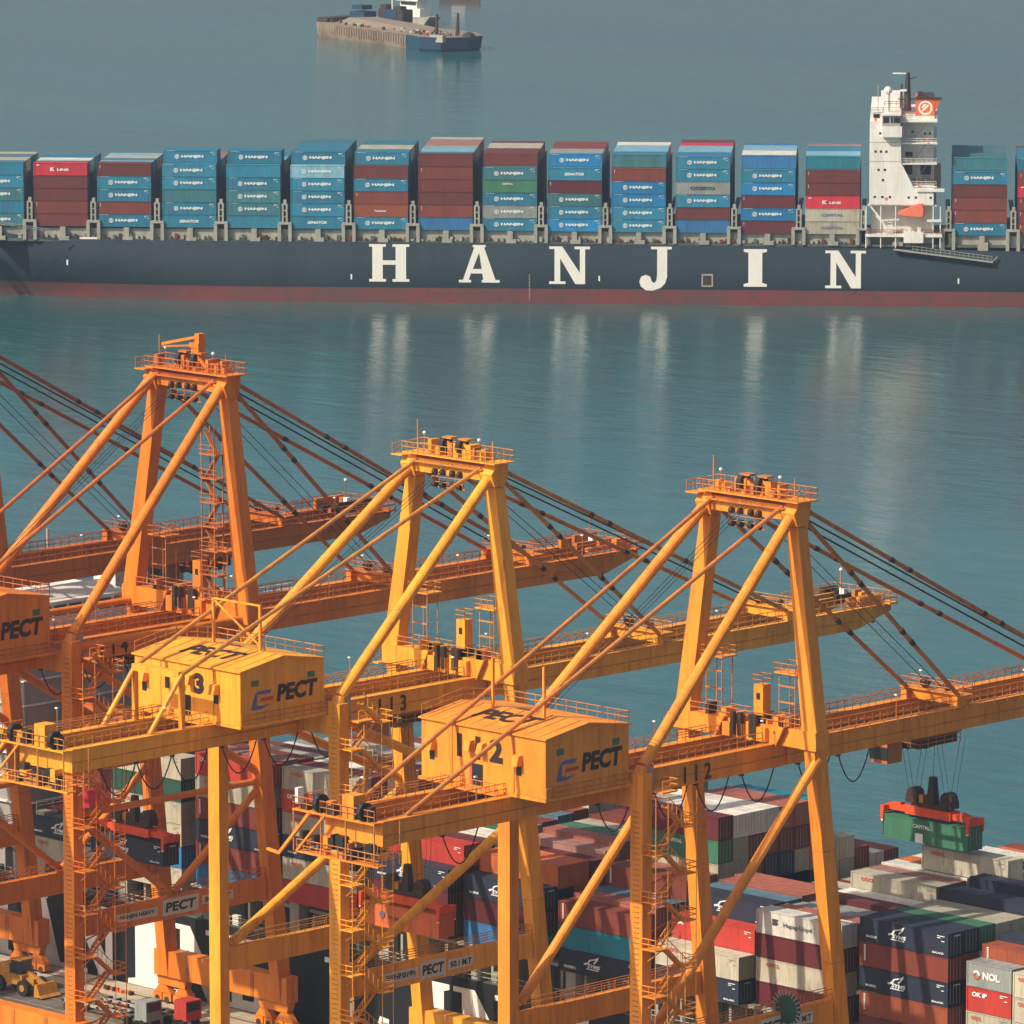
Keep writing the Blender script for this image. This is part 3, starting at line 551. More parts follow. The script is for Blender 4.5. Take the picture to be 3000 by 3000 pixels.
for i in range(12): s0 = random.uniform(87.4, 94.5); z = random.choice([27.1, 32.2, 36.8]); fbox(b, s0, s0+random.uniform(.3, 1.1), 4.2, 5.4, z, z+random.uniform(.6, 2), random.choice(['lash', 'white', 'greywall', 'white']))
for s0, z in ((81.5, 42.0), (84.0, 24.3), (91.2, 27.5), (93.0, 37.4)): b.tube(F(s0, -.01, z), F(s0, -.09, z), .35, 'coral', 10)
ab = fk(b, 'accommodation_block')
b = MB()
for s0, z in ((81.3, 34.6), (82.5, 34.6), (83.7, 34.6), (82.0, 30.5), (83.4, 30.5), (83.0, 28.2), (81.2, 24.4), (82.9, 24.4), (84.6, 24.4), (88.8, 24.3), (90.4, 24.3), (93.7, 24.3), (82.3, 38.7)):
    b.prism([(0,0),(.5,0),(.5,.5),(0,.5)], F(s0, -.02, z), E1, (0,0,1), .02, 'glass')
for s0, z, w_, h_ in ((88.0, 29.2, 1.8, 2.8), (91.6, 29.2, 2.4, 2.8), (92.3, 38.2, .5, .5), (93.4, 38.2, .5, .5), (89.5, 38.6, .6, .5), (88.2, 33.2, 1.6, 1.1)):
    b.prism([(0,0),(w_,0),(w_,h_),(0,h_)], F(s0, 5.47, z), E1, (0,0,1), .02, 'glass')
o = b.build('window'); o.parent = ab
b = MB(); fbox(b, 83.0, 87.4, -1.4, 43.2, 38.2, 40.6, 'white'); fbox(b, 83.0, 87.0, -1.0, 42.8, 40.62, 43.0, 'greywall'); fbox(b, 82.8, 87.2, -1.3, 43, 43.02, 43.4, 'white'); fbox(b, 80.4, 83, 1, 41, 41.62, 43.6, 'white')
for s0, w_ in ((83.2, 1.3), (84.9, .5), (85.6, 1.3)): b.prism([(0,0),(w_,0),(w_,1.2),(0,1.2)], F(s0, -1.03, 41.4), E1, (0,0,1), .02, 'glass')
b.prism([(0,0),(1.4,0),(1.4,.9),(0,.9)], F(81.0, .97, 42.3), E1, (0,0,1), .02, 'glass')
fk(b, 'bridge_wing')
b = MB(); fbox(b, 82.6, 87.6, 14, 28, 43.42, 46.2, 'white')
b.rail([F(80.6, .6, 43.6), F(87.4, .6, 43.6), F(87.4, 12, 43.6)], 'lash', 1.1, 1.2, .06); b.rail([F(83.4, 1, 45.0), F(87.4, 1, 45.0)], 'cr', 1, 1, .06)
b.tube(F(84.2, 4, 43.4), F(84.2, 4, 47.4), .45, 'white'); b.sphere(F(84.2, 4, 48.2), .95, 'white')
b.tube(F(82, 3, 43.4), F(82, 3, 49.5), .09, 'lash'); fk(b, 'compass_deck')
b = MB(); b.tube(F(88.6, 12, 43), F(88.6, 12, 51.6), .85, 'dark', 8, .45); b.tube(F(87.2, 12, 43), F(87.2, 12, 49), .4, 'dark', 6, .25); b.bar(F(85.2, 12, 51.4), F(88.8, 12, 51.4), .35, .3, 'white'); b.bar(F(88.0, 12, 49.8), F(90.6, 12, 50.6), .2, .2, 'dark'); b.bar(F(86.9, 11.5, 47.6), F(88.4, 11.5, 47.6), .8, .4, 'white'); b.bar(F(86.5, 12, 45.6), F(90.2, 12, 45.6), .5, .3, 'dark'); fk(b, 'radar_mast')
b = MB(); fbox(b, 90.4, 94.7, 8, 24, 42.22, 45.9, 'funnel'); b.prism([(94.7,42.6),(95.9,45.9),(94.7,45.9)], F(0, 8.6, 0), E1, (0,0,1), .5, 'funnel'); b.prism([(90.0,0),(96.4,0),(96.4,.35),(93.5,.5),(91.8,1.7),(91.2,1.9),(91.0,.8)], F(0, 8.4, 45.95), E1, (0,0,1), .6, 'dark')
fbox(b, 90.8, 94.4, 9, 23, 45.95, 46.3, 'dark'); fu = fk(b, 'funnel')
b = MB(); n = 20
for i in range(n):
    a0, a1 = 2*math.pi*i/n, 2*math.pi*(i+1)/n; c = lambda a, r: (92.6+math.cos(a)*r, 44.0+math.sin(a)*r)
    b.prism([c(a1, 1.6), c(a1, 1.2), c(a0, 1.2), c(a0, 1.6)][::-1], F(0, 7.97, 0), E1, (0,0,1), .02, 'letter')
b.prism([(91.7,43.3),(92.1,43.2),(93.4,44.5),(93.1,44.8)], F(0, 7.97, 0), E1, (0,0,1), .02, 'letter'); b.prism([(91.7,44.1),(92.0,43.9),(92.8,44.7),(92.4,45.0)], F(0, 7.97, 0), E1, (0,0,1), .02, 'letter')
o = b.build('emblem'); o.parent = fu
b = MB(); pr = [(0,.9),(1.0,.5),(5.6,.2),(6.0,.5),(6.1,2.2),(5.6,3.4),(4.3,3.2),(2.0,2.2),(.4,1.5)]
for d0, d1, sc in ((-.9, -.4, .9), (-.4, 1.2, 1), (1.2, 1.7, .9)):
    lo = [F(86.6+3*(1-sc)+x*sc, d0, 19.9+(z-1.5)*sc+1.5) for x, z in pr]; hi = [F(86.6+3*(1-sc)+x*sc, d1, 19.9+(z-1.5)*sc+1.5) for x, z in pr]; k = len(pr)
    b.add(lo+hi, [tuple(range(k))[::-1], tuple(range(k, 2*k))]+[(i, (i+1) % k, k+(i+1) % k, k+i) for i in range(k)], 'coral')
fk(b, 'lifeboat')
b = MB()
fbox(b, 79.4, 96.6, -.5, 3.1, 15.7, 16.3, 'white'); fbox(b, 88.0, 92.4, -.9, -.5, 14.4, 16.9, 'white'); fbox(b, 88.8, 89.6, -.8, .2, 16.9, 17.8, 'white'); fbox(b, 91.0, 91.8, -.8, .2, 16.9, 17.8, 'white')
for s0 in (79.6, 82.9, 86.2, 94.6, 96.2): b.tube(F(s0, -.2, 13.2), F(s0, -.2, 22.6), .14, 'white', 5)
b.bar(F(80.6, -.2, 22.5), F(83.4, -.2, 19), .35, .35, 'white'); b.bar(F(83, -.2, 19.4), F(87, -.2, 19.6), .3, .3, 'white'); b.bar(F(93.2, -.2, 19.4), F(96.4, -.2, 19.4), .8, .5, 'white')
fbox(b, 84.3, 85.5, .2, 2, 16.4, 18.8, 'white'); b.rail([F(79.5, -.4, 16.3), F(96.5, -.4, 16.3)], 'cr', 1.0, 1.1, .06)
fbox(b, 80.2, 86, 2.6, 3.1, 13.3, 15.6, 'greywall'); fk(b, 'boat_deck')
b = MB(); b.bar(F(85.8, -.6, 12.9), F(108, -.6, 10.2), .7, .35, 'lash'); b.rail([F(90, -.9, 12.5), F(107.8, -.9, 10.3)], 'lash', 1.2, 1.0, .06); b.bar(F(107.6, -.5, 10), F(109, -.5, 11.4), .2, .2, 'lash'); fk(b, 'gangway')
b = MB(); b.rail([F(-120, .2, 17.3), F(-105, .2, 15.2)], 'lash', .9, 1.6, .05); fbox(b, -98, -94, .2, .6, 13.9, 14.3, 'letter'); fk(b, 'railing')

# ------------------------------------------------------------------ distant barge and boat
POSTS = ((-1030.5, 1017.5), (-1029.0, 1026.0))
t3 = empty('cargo_barge', (-1066, 1034, 0), 'low rusty barge with flat cargo deck and two dark posts far out at sea', 'barge')
def bk(mb, name, par=t3, off=(1066, -1034, 0)):
    o = mb.build(name); o.parent = par; o.matrix_parent_inverse = Matrix.Translation(off); return o
plan = [(-1106, 1033.5), (-1078.5, 1026.5), (-1045, 1017.5), (-1034, 1013.2), (-1026, 1015.5), (-1021.5, 1024), (-1023, 1032), (-1034, 1040), (-1060, 1045.5), (-1096, 1056), (-1108, 1050), (-1110, 1040)]
b = MB(); k = len(plan)
def ring(z, g):
    cx, cy = -1066, 1034; return [(cx+(x-cx)*(1+g), cy+(y-cy)*(1+g), z) for x, y in plan]
r0, r1, r2 = ring(-1, -.06), ring(.8, -.02), ring(4.8, 0)
b.add(r0+r1+r2, [(q*k+i, q*k+(i+1) % k, q*k+k+(i+1) % k, q*k+k+i) for q in (0, 1) for i in range(k)], 'barge')
for q_ in (0, k):
    for i in (2, 3, 4, 5): b.mi[q_+i] = b.mat('bargeblue_shaded')  # bow faces: blue with their shade put into the colour
b.add(r2, [tuple(range(k))], 'bargetop'); bk(b, 'hull')
b = MB(); b.hull8([(-1098,1036,4.85),(-1052,1024,4.85),(-1046,1038,4.85),(-1094,1050,4.85)], [(-1095,1039,6.8),(-1058,1028,6.2),(-1052,1036,6.2),(-1090,1047,6.8)], 'bargetop')
for i in range(110):
    f = random.random(); x = -1104+f*76; y = 1034-f*18+random.uniform(.5, 15*(1-f*.3)); b.box(x, x+random.uniform(.4, 2.2), y, y+random.uniform(.4, 1.4), 4.85, 4.85+random.uniform(.3, 1.2), random.choice(['barge', 'bargetop', 'lash', 'barge', 'dark', 'cv']))
for i in range(36): f = i/36; x = -1104+f*60; y = 1033.2-f*16; b.box(x, x+.5, y-.25, y-.05, 1.0+random.uniform(0,1), 4.6, random.choice(['barge', 'bargetop', 'barge2', 'barge2']))
bk(b, 'cargo_deck')
b = MB(); b.box(-1102, -1095, 1046, 1052, 4.9, 8.2, 'bargeblue_shaded'); b.box(-1101, -1096, 1046, 1051, 9.0, 10.4, 'bargeblue_shaded'); b.box(-1092, -1080, 1050, 1055, 4.9, 9.4, 'dark'); b.box(-1089.5, -1083, 1049.8, 1050, 6.3, 9.2, 'bargeblue_shaded'); b.box(-1091, -1088, 1050, 1053, 9.4, 11, 'dark'); b.box(-1084, -1081, 1050, 1053, 9.4, 10.6, 'dark'); b.tube((-1087, 1052, 9.4), (-1087, 1052, 17), .3, 'white', 6)
b.box(-1108, -1103, 1036, 1052, 4.9, 6.3, 'dark'); bk(b, 'winch_house')
for x, y in POSTS:
    b = MB(); b.tube((x, y, 4.9), (x+.3, y, 12.4), .75, 'dark', 6, .4); bk(b, 'mooring_post')
b = MB(); b.sphere((-1023.5, 1026, 4.0), 2.6, 'black', 10, 6, .9); b.box(-1031, -1025, 1015, 1016.5, 3.2, 5.6, 'lash'); bk(b, 'bow_fender')
t4 = empty('tug_boat', (-1119.9, 1093.5, 0), 'small white boat showing its wheelhouse beyond the rusty barge', 'boat')
b = MB(); b.hull8([(-13,-3,-1),(8,-3,-1),(8,3,-1),(-13,3,-1)], [(-14,-3.6,2.4),(12,-3,3.4),(12,3,3.4),(-14,3.6,2.4)], 'lash'); b.build('hull', t4)
b = MB(); b.box(-4, 7, -2.6, 2.6, 3.0, 6.0, 'white'); b.box(-3.4, 5.0, -2.2, 2.2, 6.0, 8.6, 'white'); b.box(-5, 6.2, -3, 3, 8.62, 9.3, 'white'); b.tube((1, 0, 9.3), (1, 0, 16), .25, 'white', 6); b.build('wheelhouse', t4)
b = MB(); b.box(-3.0, 4.6, -2.24, -2.2, 7.1, 8.2, 'glass'); b.build('window', t4)
t5 = empty('cargo_ship', (-1192, 1188, 0), 'distant dark ship hull just cut off by the top edge', 'ship', None, AL)
b = MB(); b.hull8([(-6,0,-1),(8,0,-1),(8,5,-1),(-6,5,-1)], [(-7,0,2.5),(9,0,2.5),(9,5,2.5),(-7,5,2.5)], 'boot'); b.build('hull', t5)
b = MB(); b.box(-2, 3, 1, 4, 2.51, 5, 'white'); b.build('accommodation_block', t5)

# ------------------------------------------------------------------ quay cranes
def crane(c, cx, label, P):
    T = empty('quay_crane', (cx, 0, 0), label, 'crane', None); m = c; ms = c+'s'
    gt, gd = P['gt'], P['gd']; gb = gt-gd; bz0, bz1 = P['bz']; bw = P['bw']; ty, by = P['ty'], P['by']; az = P['az']; cz = P['cz']; aL, aR = P['ax']; LX = 9.35; LY = -26.4
    GX = 3.6
    for s, a in ((-1, aL), (1, aR)):
        b = MB(); b.leg((s*(bw-1.1), 0, bz1), (a, .2, az), 2.1, 1.6, 1.55, 1.5, m)
        b.leg((s*(bw-1.1), 0, bz0), (s*(bw-1.1), 0, bz1), 2.2, 2.0, 2.2, 2.0, m)
        b.leg((s*9.55, 4.9, 5.4), (s*(bw-1.15), .2, bz0), 1.5, 1.9, 1.45, 1.9, m)
        for z in (12, 24, 36):      # weld seams
            f = (z-5.4)/(bz0-5.4); x = s*9.55+(s*(bw-1.15)-s*9.55)*f; y = 4.9+(.2-4.9)*f; b.box(x-.77, x+.77, y-.97, y+.97, z, z+.06, ms)
        b.build('sea_leg', T)
        b = MB(); b.leg((s*LX, LY, 8.4), (s*LX, LY, gt+1.3), 1.7, 1.35, 1.7, 1.35, m)
        b.build('land_leg', T)
        b = MB(); b.box(s*LX-.45, s*LX+.45, LY+.68, 2.3, 17.7, 20.2, m); b.rail([(s*LX+.4, LY+2, 20.2), (s*LX+.4, 2.2, 20.2)], ms, 1.1, 1.4, .05)
        b.rail([(s*LX-.4, LY+2, 20.2), (s*LX-.4, 2.2, 20.2)], ms, 1.1, 2, .05)
        pb = b.build('portal_beam', T)
        if s > 0 and P.get('signs'):
            b = MB(); X = s*LX+.46
            for (y0, y1, z0, z1, tx, mm) in P['signs']:
                b.box(X, X+.05, y0, y1, z0, z1, 'boardwhite'); put_text(b, tx, (X+.07, y0+(y1-y0)*.07, z0+(z1-z0)*.2), (0,1,0), (0,0,1), (y1-y0)*.86, (z1-z0)*.6, mm, .04, .1)
            b.build('sign_board', pb)
        # big back strut
        b = MB(); p1 = Vector((a, -.9, az+.9)); p0 = Vector((s*(LX-.2), LY+.4, gt+1.9)); b.tube(p0, p1, .60, m, 14)
        for f in (.2, .38, .55, .72, .86): q_ = p0.lerp(p1, f); d = (p1-p0).normalized(); b.tube(q_-d*.1, q_+d*.1, .65, m, 14)
        b.tube(p0, Vector((s*(LX-.2), LY, gt+1.0)), .6, m, 10, .75); b.build('strut', T)
        # back stay
        b = MB(); q0 = Vector((a-s*1.2, -.8, cz-.7)); yb = P['sy']; zb_ = gt+.1
        if P.get('bracket'):
            k1 = Vector((s*GX, -43.4, 54.0)); b.tube(q0, k1, .24, ms, 8); b.tube(k1, (s*GX, -47.9, zb_), .26, m, 8); b.bar((s*GX, -43.4, zb_), k1, .5, .5, m)
        else: b.tube(q0, (s*GX, yb, zb_), .24, ms, 8)
        b.build('backstay', T)
        b = MB(); s0 = Vector((a, .9, cz-1.2))
        for yy, z_ in P['fs']:
            e_ = Vector((s*GX, yy, gt+.7)); b.tube(s0+Vector((0,0,z_)), e_, .25, ms, 8)
            for f in (.3, .36, .62, .68): q_ = (s0+Vector((0,0,z_))).lerp(e_, f); d = (e_-s0).normalized(); b.tube(q_-d*.35, q_+d*.35, .30, 'dark', 6)
            b.box(s*GX-.4, s*GX+.4, yy-1.2, yy+.6, gt, gt+1.1, m)
        b.build('forestay', T)
        b = MB(); b.box(s*GX-.45, s*GX+.45, ty, .9, gb, gt, m); b.box(s*GX-.6, s*GX+.6, ty, .9, gt, gt+.07, m); b.box(s*GX+.45, s*GX+.49, ty, .9, gb+gd*.42, gb+gd*.46, ms)
        g = b.build('girder', T)
        if s > 0 and P.get('num'):
            b = MB(); n0, n1 = P['numy']; put_text(b, ' '.join(P['num']), (s*GX+.52, n0, gb+.25), (0,1,0), (0,0,1), n1-n0, 1.75, 'ink', .02); b.build('lettering', g)
        b = MB(); b.box(s*GX-.45, s*GX+.45, 1.3, by-6, gb, gt, m); b.hull8([(s*GX-.45,by-6,gb),(s*GX+.45,by-6,gb),(s*GX+.45,by-6,gt),(s*GX-.45,by-6,gt)], [(s*GX-.45,by,gt-.8),(s*GX+.45,by,gt-.8),(s*GX+.45,by,gt),(s*GX-.45,by,gt)], m)
        b.box(s*GX-.6, s*GX+.6, 1.3, by, gt, gt+.07, m); b.box(s*GX+.45, s*GX+.49, 1.3, by-6, gb+gd*.42, gb+gd*.46, ms); b.build('boom', T)
        for nm, ya, yb2 in (('girder_railing', ty, -1.5), ('boom_railing', 2, by)):
            b = MB(); b.rail([(s*(GX-.55), ya, gt+.07), (s*(GX-.55), yb2, gt+.07)], ms, 1.15, 1.25, .055)
            if nm == 'boom_railing' or s < 0: b.rail([(s*(GX+1.3), ya, gt-.1), (s*(GX+1.3), yb2, gt-.1)], ms, 1.1, 2.2, .045)
            b.build(nm, T)
        # side braces
        b = MB(); X = s*LX
        for (y0, z0, y1, z1, r) in P['br']: b.tube((X, y0, z0), (X, y1, z1), r, m, 12)
        if P['br']: b.build('brace', T)
        if P.get('tie'):
            b = MB()
            for z_ in P['tie']: b.tube((X, LY+.6, z_), (X, .0 if z_ > 40 else 1.6, z_), .40, m, 12)
            b.build('tie_pipe', T)
    # cross ties, walkway, rails between girders
    b = MB()
    y = ty+.5
    while y < -1: b.box(-GX+.46, GX-.46, y, y+.3, gb+.2, gb+.5, ms); y += 4.0
    b.box(-GX+.46, GX-.46, ty, ty+.9, gb, gt, m); b.box(-9.35+.86, -GX-.46, LY-.55, LY+.55, gb+.2, gt-.05, m); b.box(GX+.46, 9.35-.86, LY-.55, LY+.55, gb+.2, gt-.05, m)
    b.box(-3.1, -2.4, ty+1, -1, gb+.55, gb+.75, 'dark'); b.box(2.0, 3.1, ty+1, -1, gb+.9, gb+1.0, 'dark')  # dark walkway strips paint in the darkness of the gap between girders
    b.build('girder_cross_tie', T)
    b = MB(); y = 2.5
    while y < by-2: b.box(-GX+.46, GX-.46, y, y+.3, gb+.2, gb+.5, ms); y += 4.2
    for yy, _ in P['fs']:
        b.box(-GX-.5, GX+.5, yy-.5, yy+.5, gt+.1, gt+1.2, m); b.box(-GX-.9, GX+.9, yy-.9, yy+.9, gt+1.21, gt+1.3, m); b.rail([(-GX-.8, yy-.8, gt+1.3), (GX+.8, yy-.8, gt+1.3), (GX+.8, yy+.8, gt+1.3), (-GX-.8, yy+.8, gt+1.3), (-GX-.8, yy-.8, gt+1.3)], ms, 1.1, 1.2, .05)
        b.sphere((-1.6, yy, gt+1.9), .6, 'dark', 8, 5); b.sphere((1.2, yy+.4, gt+1.8), .5, 'dark', 8, 5)
    b.box(-3.1, -2.4, 2, by-2, gb+.55, gb+.75, 'dark'); b.box(2.0, 3.1, 2, by-2, gb+.9, gb+1.0, 'dark')  # dark strips again, gap darkness between the booms put into colour
    b.build('boom_cross_tie', T)
    b = MB(); b.box(-GX-1.4, GX+1.4, by-1.2, by+.1, gt+.08, gt+.3, m); b.rail([(-GX-1.3, by-9, gt+.1), (-GX-1.3, by, gt+.3), (GX+1.3, by, gt+.3), (GX+1.3, by-9, gt+.1)], ms, 1.15, 1.1, .055)
    for i in range(10): b.box(-GX+i*.75, -GX+.5+i*.75, by-8+random.uniform(0, 6), by-1.3, gt+.08, gt+random.uniform(.5, 1.6), random.choice([m, ms, 'dark']))
    b.box(-1, -.3, by-3.4, by-2.8, gt+.1, gt+1.5, 'lampglass'); b.tube((-2, by-2, gt), (-2, by-2, gt+3.4), .07, ms, 5); b.sphere((-2, by-2, gt+3.5), .22, 'lampglass', 6, 4)
    b.build('boom_tip_platform', T)
    # sea side cross beam
    b = MB(); b.box(-bw+2.2, bw-2.2, -.95, .95, bz0+.02, bz1-.02, m)
    for x, w_ in ((-2.6, 1.0), (-.6, .7), (2.2, 1.2)): b.box(x, x+w_, -1.5, -.96, bz0+.2, bz1-.3, m)
    for i, x in enumerate((-1.2, -.2, 1.4, 1.9)): b.tube((x, -1.35, bz1-1.5), (x, -1.35, bz1+.9), .33, 'dark', 8)
    for x in (-3.6, 4.9): b.bar((x, -1.2, bz0), (x+1.2, -1.2, bz1+.2), .7, .12, ms)
    b.rail([(-bw+2.3, -.9, bz1), (bw-2.3, -.9, bz1)], ms, 1.1, 1.2, .05); b.rail([(-bw+2.3, .9, bz1), (bw-2.3, .9, bz1)], ms, 1.1, 1.5, .05)
    b.rail([(-bw-.8, -1.6, bz0), (-bw-.8, 1.6, bz0)], ms, 1.1, 1, .05); b.box(-bw-.9, -bw+.0, -1.6, 1.6, bz0-.12, bz0, m)
    for i in range(14): x = random.uniform(-6, 6); b.box(x, x+random.uniform(.3, 1), -.8, .6, bz1, bz1+random.uniform(.3, 1.2), random.choice([m, ms, m, 'dark']))
    b.build('cross_beam', T)
    b = MB(); b.box(1.0, 2.3, -.6, .6, bz1, bz1+4.0, m); b.box(1.4, 1.9, -.63, -.6, bz1+2.4, bz1+3.1, 'glass'); b.rail([(.9, -.7, bz1+4), (2.4, -.7, bz1+4), (2.4, .7, bz1+4), (.9, .7, bz1+4), (.9, -.7, bz1+4)], ms, 1, .8, .05)
    b.build('observation_booth', T)
    for x in (-4.6, 5.7):
        b = MB(); H_ = 5.6 if x > 0 else 6.2
        for dx in (-1.1, 1.1):
            for dy in (-.8, .8): b.tube((x+dx, dy+.2, bz1), (x+dx, dy+.2, bz1+H_), .07, ms, 5)
        for z_ in (H_*.45, H_*.75): b.box(x-1.2, x+1.2, -.7, -.5, bz1+z_, bz1+z_+.14, ms)
        b.box(x-1.6, x+1.6, -1, 1.3, bz1+H_, bz1+H_+.14, m); b.rail([(x-1.5, -1, bz1+H_), (x+1.5, -1, bz1+H_), (x+1.5, 1.2, bz1+H_), (x-1.5, 1.2, bz1+H_), (x-1.5, -1, bz1+H_)], ms, 1.1, 1, .05)
        b.build('boom_latch_tower', T)
    # apex
    b = MB(); x0, x1 = aL, aR
    b.box(x0+.9, x1-.9, -.75, .75, cz-2.0, cz-.5, m); b.box(x0+.6, x1-.6, -1.3, -.76, cz-.9, cz-.75, ms); b.box(x0-.3, x1+.3, -1.5, 1.6, cz-.02, cz+.12, m)
    for x in (x0, x1):
        b.prism([(-1.25, cz-1.2), (-.7, cz-2.6), (.9, cz-2.6), (1.3, cz-1.4), (1.3, cz-.03), (-.2, cz-.03)], (x-.9, 0, 0), (0,1,0), (0,0,1), 1.8, m)
    b.box((x0+x1)/2-2.2, (x0+x1)/2+2.6, -.9, -.76, cz-3.4, cz-3.28, ms); b.rail([((x0+x1)/2-2.2, -1.2, cz-3.3), ((x0+x1)/2+2.6, -1.2, cz-3.3)], ms, 1.1, 1, .05)
    for x in (-2.1, -.9, .6, 1.7): b.tube((x, -1.0, cz-3.0), (x+.5, -1.0, cz-3.0), .42, 'dark', 8); b.tube((x, -1, cz-1.7), (x+.4, -1, cz-1.7), .35, 'dark', 8)
    b.build('apex_beam', T)
    b = MB(); b.rail([(x0-1.9, -1.5, cz-.3), (x0-1.9, 1.6, cz-.3), (x0-.3, 1.6, cz+.12), (x1+.9, 1.6, cz+.12), (x1+1.6, 1.5, cz+.12), (x1+1.6, -1.5, cz+.12), (x1-1, -1.5, cz+.12)], ms, 1.2, .9, .055)
    b.rail([(x0-.4, -1.5, cz+.12), (x1, -1.5, cz+.12)], ms, 1.1, .8, .055); b.box(x0-2.0, x0-.3, -1.6, 1.6, cz-.42, cz-.3, m); b.box(x1+.3, x1+1.7, -1.6, 1.6, cz, cz+.12, m)
    for i in range(16): x = random.uniform(x0, x1); z1 = random.uniform(.4, 1.6); b.box(x, x+random.uniform(.2, .8), random.uniform(-1, 0), random.uniform(.2, 1), cz+.13, cz+.13+z1, random.choice([m, m, ms]))
    b.tube((x0+.6, 0, cz), (x0+.6, 0, cz+3.6), .1, ms, 5); b.tube((x1-.5, .4, cz), (x1-.5, .4, cz+2.2), .08, ms, 5)
    for x in (x0+1.6, x1-2.2): b.tube((x, 0, cz), (x, 0, cz+2.1), .05, ms, 4); b.sphere((x, 0, cz+2.2), .2, 'lampglass', 6, 4)
    b.build('apex_platform', T)
    for x in (-.9, 1.6): 
        b = MB(); b.tube((x-.3, -.3, cz+1.3), (x+.3, -.3, cz+1.3), .85, 'black', 14); b.tube((x-.32, -.3, cz+1.3), (x+.32, -.3, cz+1.3), .3, 'lash', 8); b.bar((x, -.3, cz+1.9), (x+1.8, -.3, cz+.4), .3, .25, m); b.box(x-.2, x+1.2, -.7, .4, cz+2.0, cz+2.2, ms); b.build('sheave', T)
    if P.get('jib'):
        b = MB(); b.box(.9, 2.1, -.5, .5, cz+.13, cz+2.7, m); b.bar((2.0, 0, cz+4.0), (-4.4, 0, cz+2.6), .3, .3, m); b.bar((1.2, 0, cz+2.9), (-4.4, 0, cz+2.3), .22, .22, ms); b.box(.7, 2.2, -.6, .6, cz+2.7, cz+3.2, m); b.box(1.5, 2.2, -.5, .5, cz+3.2, cz+4.3, m); b.build('service_jib', T)
        b = MB(); X = aR-2.6
        for dx in (0, 3.0):
            for y_ in (-1.5, -.2): b.tube((X+dx*.7, y_, bz1), (X+dx*.7, y_, cz-6), .09, ms, 5)
        z = bz1; i = 0
        while z < cz-7:
            b.box(X-.3, X+2.6, -1.6, -.1, z, z+.12, ms); d = 1 if i % 2 else -1; b.bar((X+1.05-d, -.9, z), (X+1.05+d, -.9, z+2.7), .6, .1, ms); b.rail([(X-.3, -1.6, z+.1), (X+2.6, -1.6, z+.1)], ms, 1, 1.4, .04); z += 2.75; i += 1
        b.build('stair_tower', T)
    # machine house
    hx0, hx1, hy0, hy1, hz0, hz1, hr = P['h']; hm = (hy0+hy1)/2
    b = MB(); b.box(hx0, hx1, hy0, hy1, hz0, hz1, m)
    b.add([(hx0,hy0,hz1),(hx1,hy0,hz1),(hx1,hy1,hz1),(hx0,hy1,hz1),(hx0,hm,hr),(hx1,hm,hr)], [(1,2,5),(3,0,4)], m)
    for x in [hx0+(hx1-hx0)*i/4 for i in (1, 3)]: b.box(x-.06, x+.06, hy0-.05, hy0, hz0, hz1-.1, ms)
    H = b.build('machine_house', T)
    b = MB(); e = .25; b.hull8([(hx0-e,hy0-e,hz1-.02),(hx1+e,hy0-e,hz1-.02),(hx1+e,hm,hr),(hx0-e,hm,hr)], [(hx0-e,hy0-e,hz1+.13),(hx1+e,hy0-e,hz1+.13),(hx1+e,hm,hr+.15),(hx0-e,hm,hr+.15)], m)
    b.hull8([(hx0-e,hm,hr),(hx1+e,hm,hr),(hx1+e,hy1+e,hz1-.02),(hx0-e,hy1+e,hz1-.02)], [(hx0-e,hm,hr+.15),(hx1+e,hm,hr+.15),(hx1+e,hy1+e,hz1+.13),(hx0-e,hy1+e,hz1+.13)], m)
    sl_ = math.atan2(hr-hz1, hm-hy0); U = Vector((1,0,0)); V = Vector((0, math.cos(sl_), math.sin(sl_))); nn = U.cross(V)
    for i in range(9): x = hx0+(hx1-hx0)*(i+.5)/9; b.bar((x, hy0, hz1+.17), (x, hm, hr+.19), .06, .05, ms)
    RF = b.build('roof', H)
    b = MB(); O_ = Vector((hx0+(hx1-hx0)*.27, hy0, hz1))+V*2.2+nn*.24; put_text(b, 'PECT', O_, U, V, 8.2, 2.6, 'ink', .03, .25)
    O_ = Vector((hx0+(hx1-hx0)*.35, hm+.6, hr))+nn*.0+Vector((0, 0, .19)); V2 = Vector((0, math.cos(sl_), -math.sin(sl_))); b.prism([(0,0),(3.2,0),(3.0,1.2),(.4,1.2)], O_, U, V2, .02, 'cq'); b.build('lettering', RF)
    b = MB(); b.rail([(hx0, hy0, hz1+.15), (hx0, hm, hr+.15), (hx0, hy1, hz1+.15), (hx1, hy1, hz1+.15), (hx1, hy1-2, hz1+.3)], ms, 1.2, 1.4, .055); b.build('railing', RF)
    b = MB(); hh = hz1-hz0; hw = hy1-hy0; X = hx1+.03
    put_text(b, 'PECT', (X, hy0+hw*.43, hz0+hh*.34), (0,1,0), (0,0,1), hw*.49, hh*.33, 'ink', .05, .12)
    lg = lambda pts, mm: b.prism([(hy0+hw*(.12+.25*x), hz0+hh*(.26+.34*y)) for x, y in pts], (X, 0, 0), (0,1,0), (0,0,1), .02, mm)
    lg([(.02,0),(.28,.22),(.30,.80),(.14,.62)], 'logoblue'); lg([(.02,0),(.55,.0),(.95,.22),(.55,.16),(.28,.22)], 'logoblue'); lg([(.14,.62),(.30,.80),(.92,.80),(.98,1.0),(.42,1.0),(.24,.88)], 'logoblue'); lg([(.42,.40),(1.05,.42),(1.10,.60),(.52,.58)], 'logored')
    if P.get('num'): put_text(b, ' '.join(P['num']), (hx0+(hx1-hx0)*.29, hy0-.04, hz0+hh*.46), (1,0,0), (0,0,1), (hx1-hx0)*.37, hh*.40, 'ink', .06)
    b.build('lettering', H)
    b = MB()
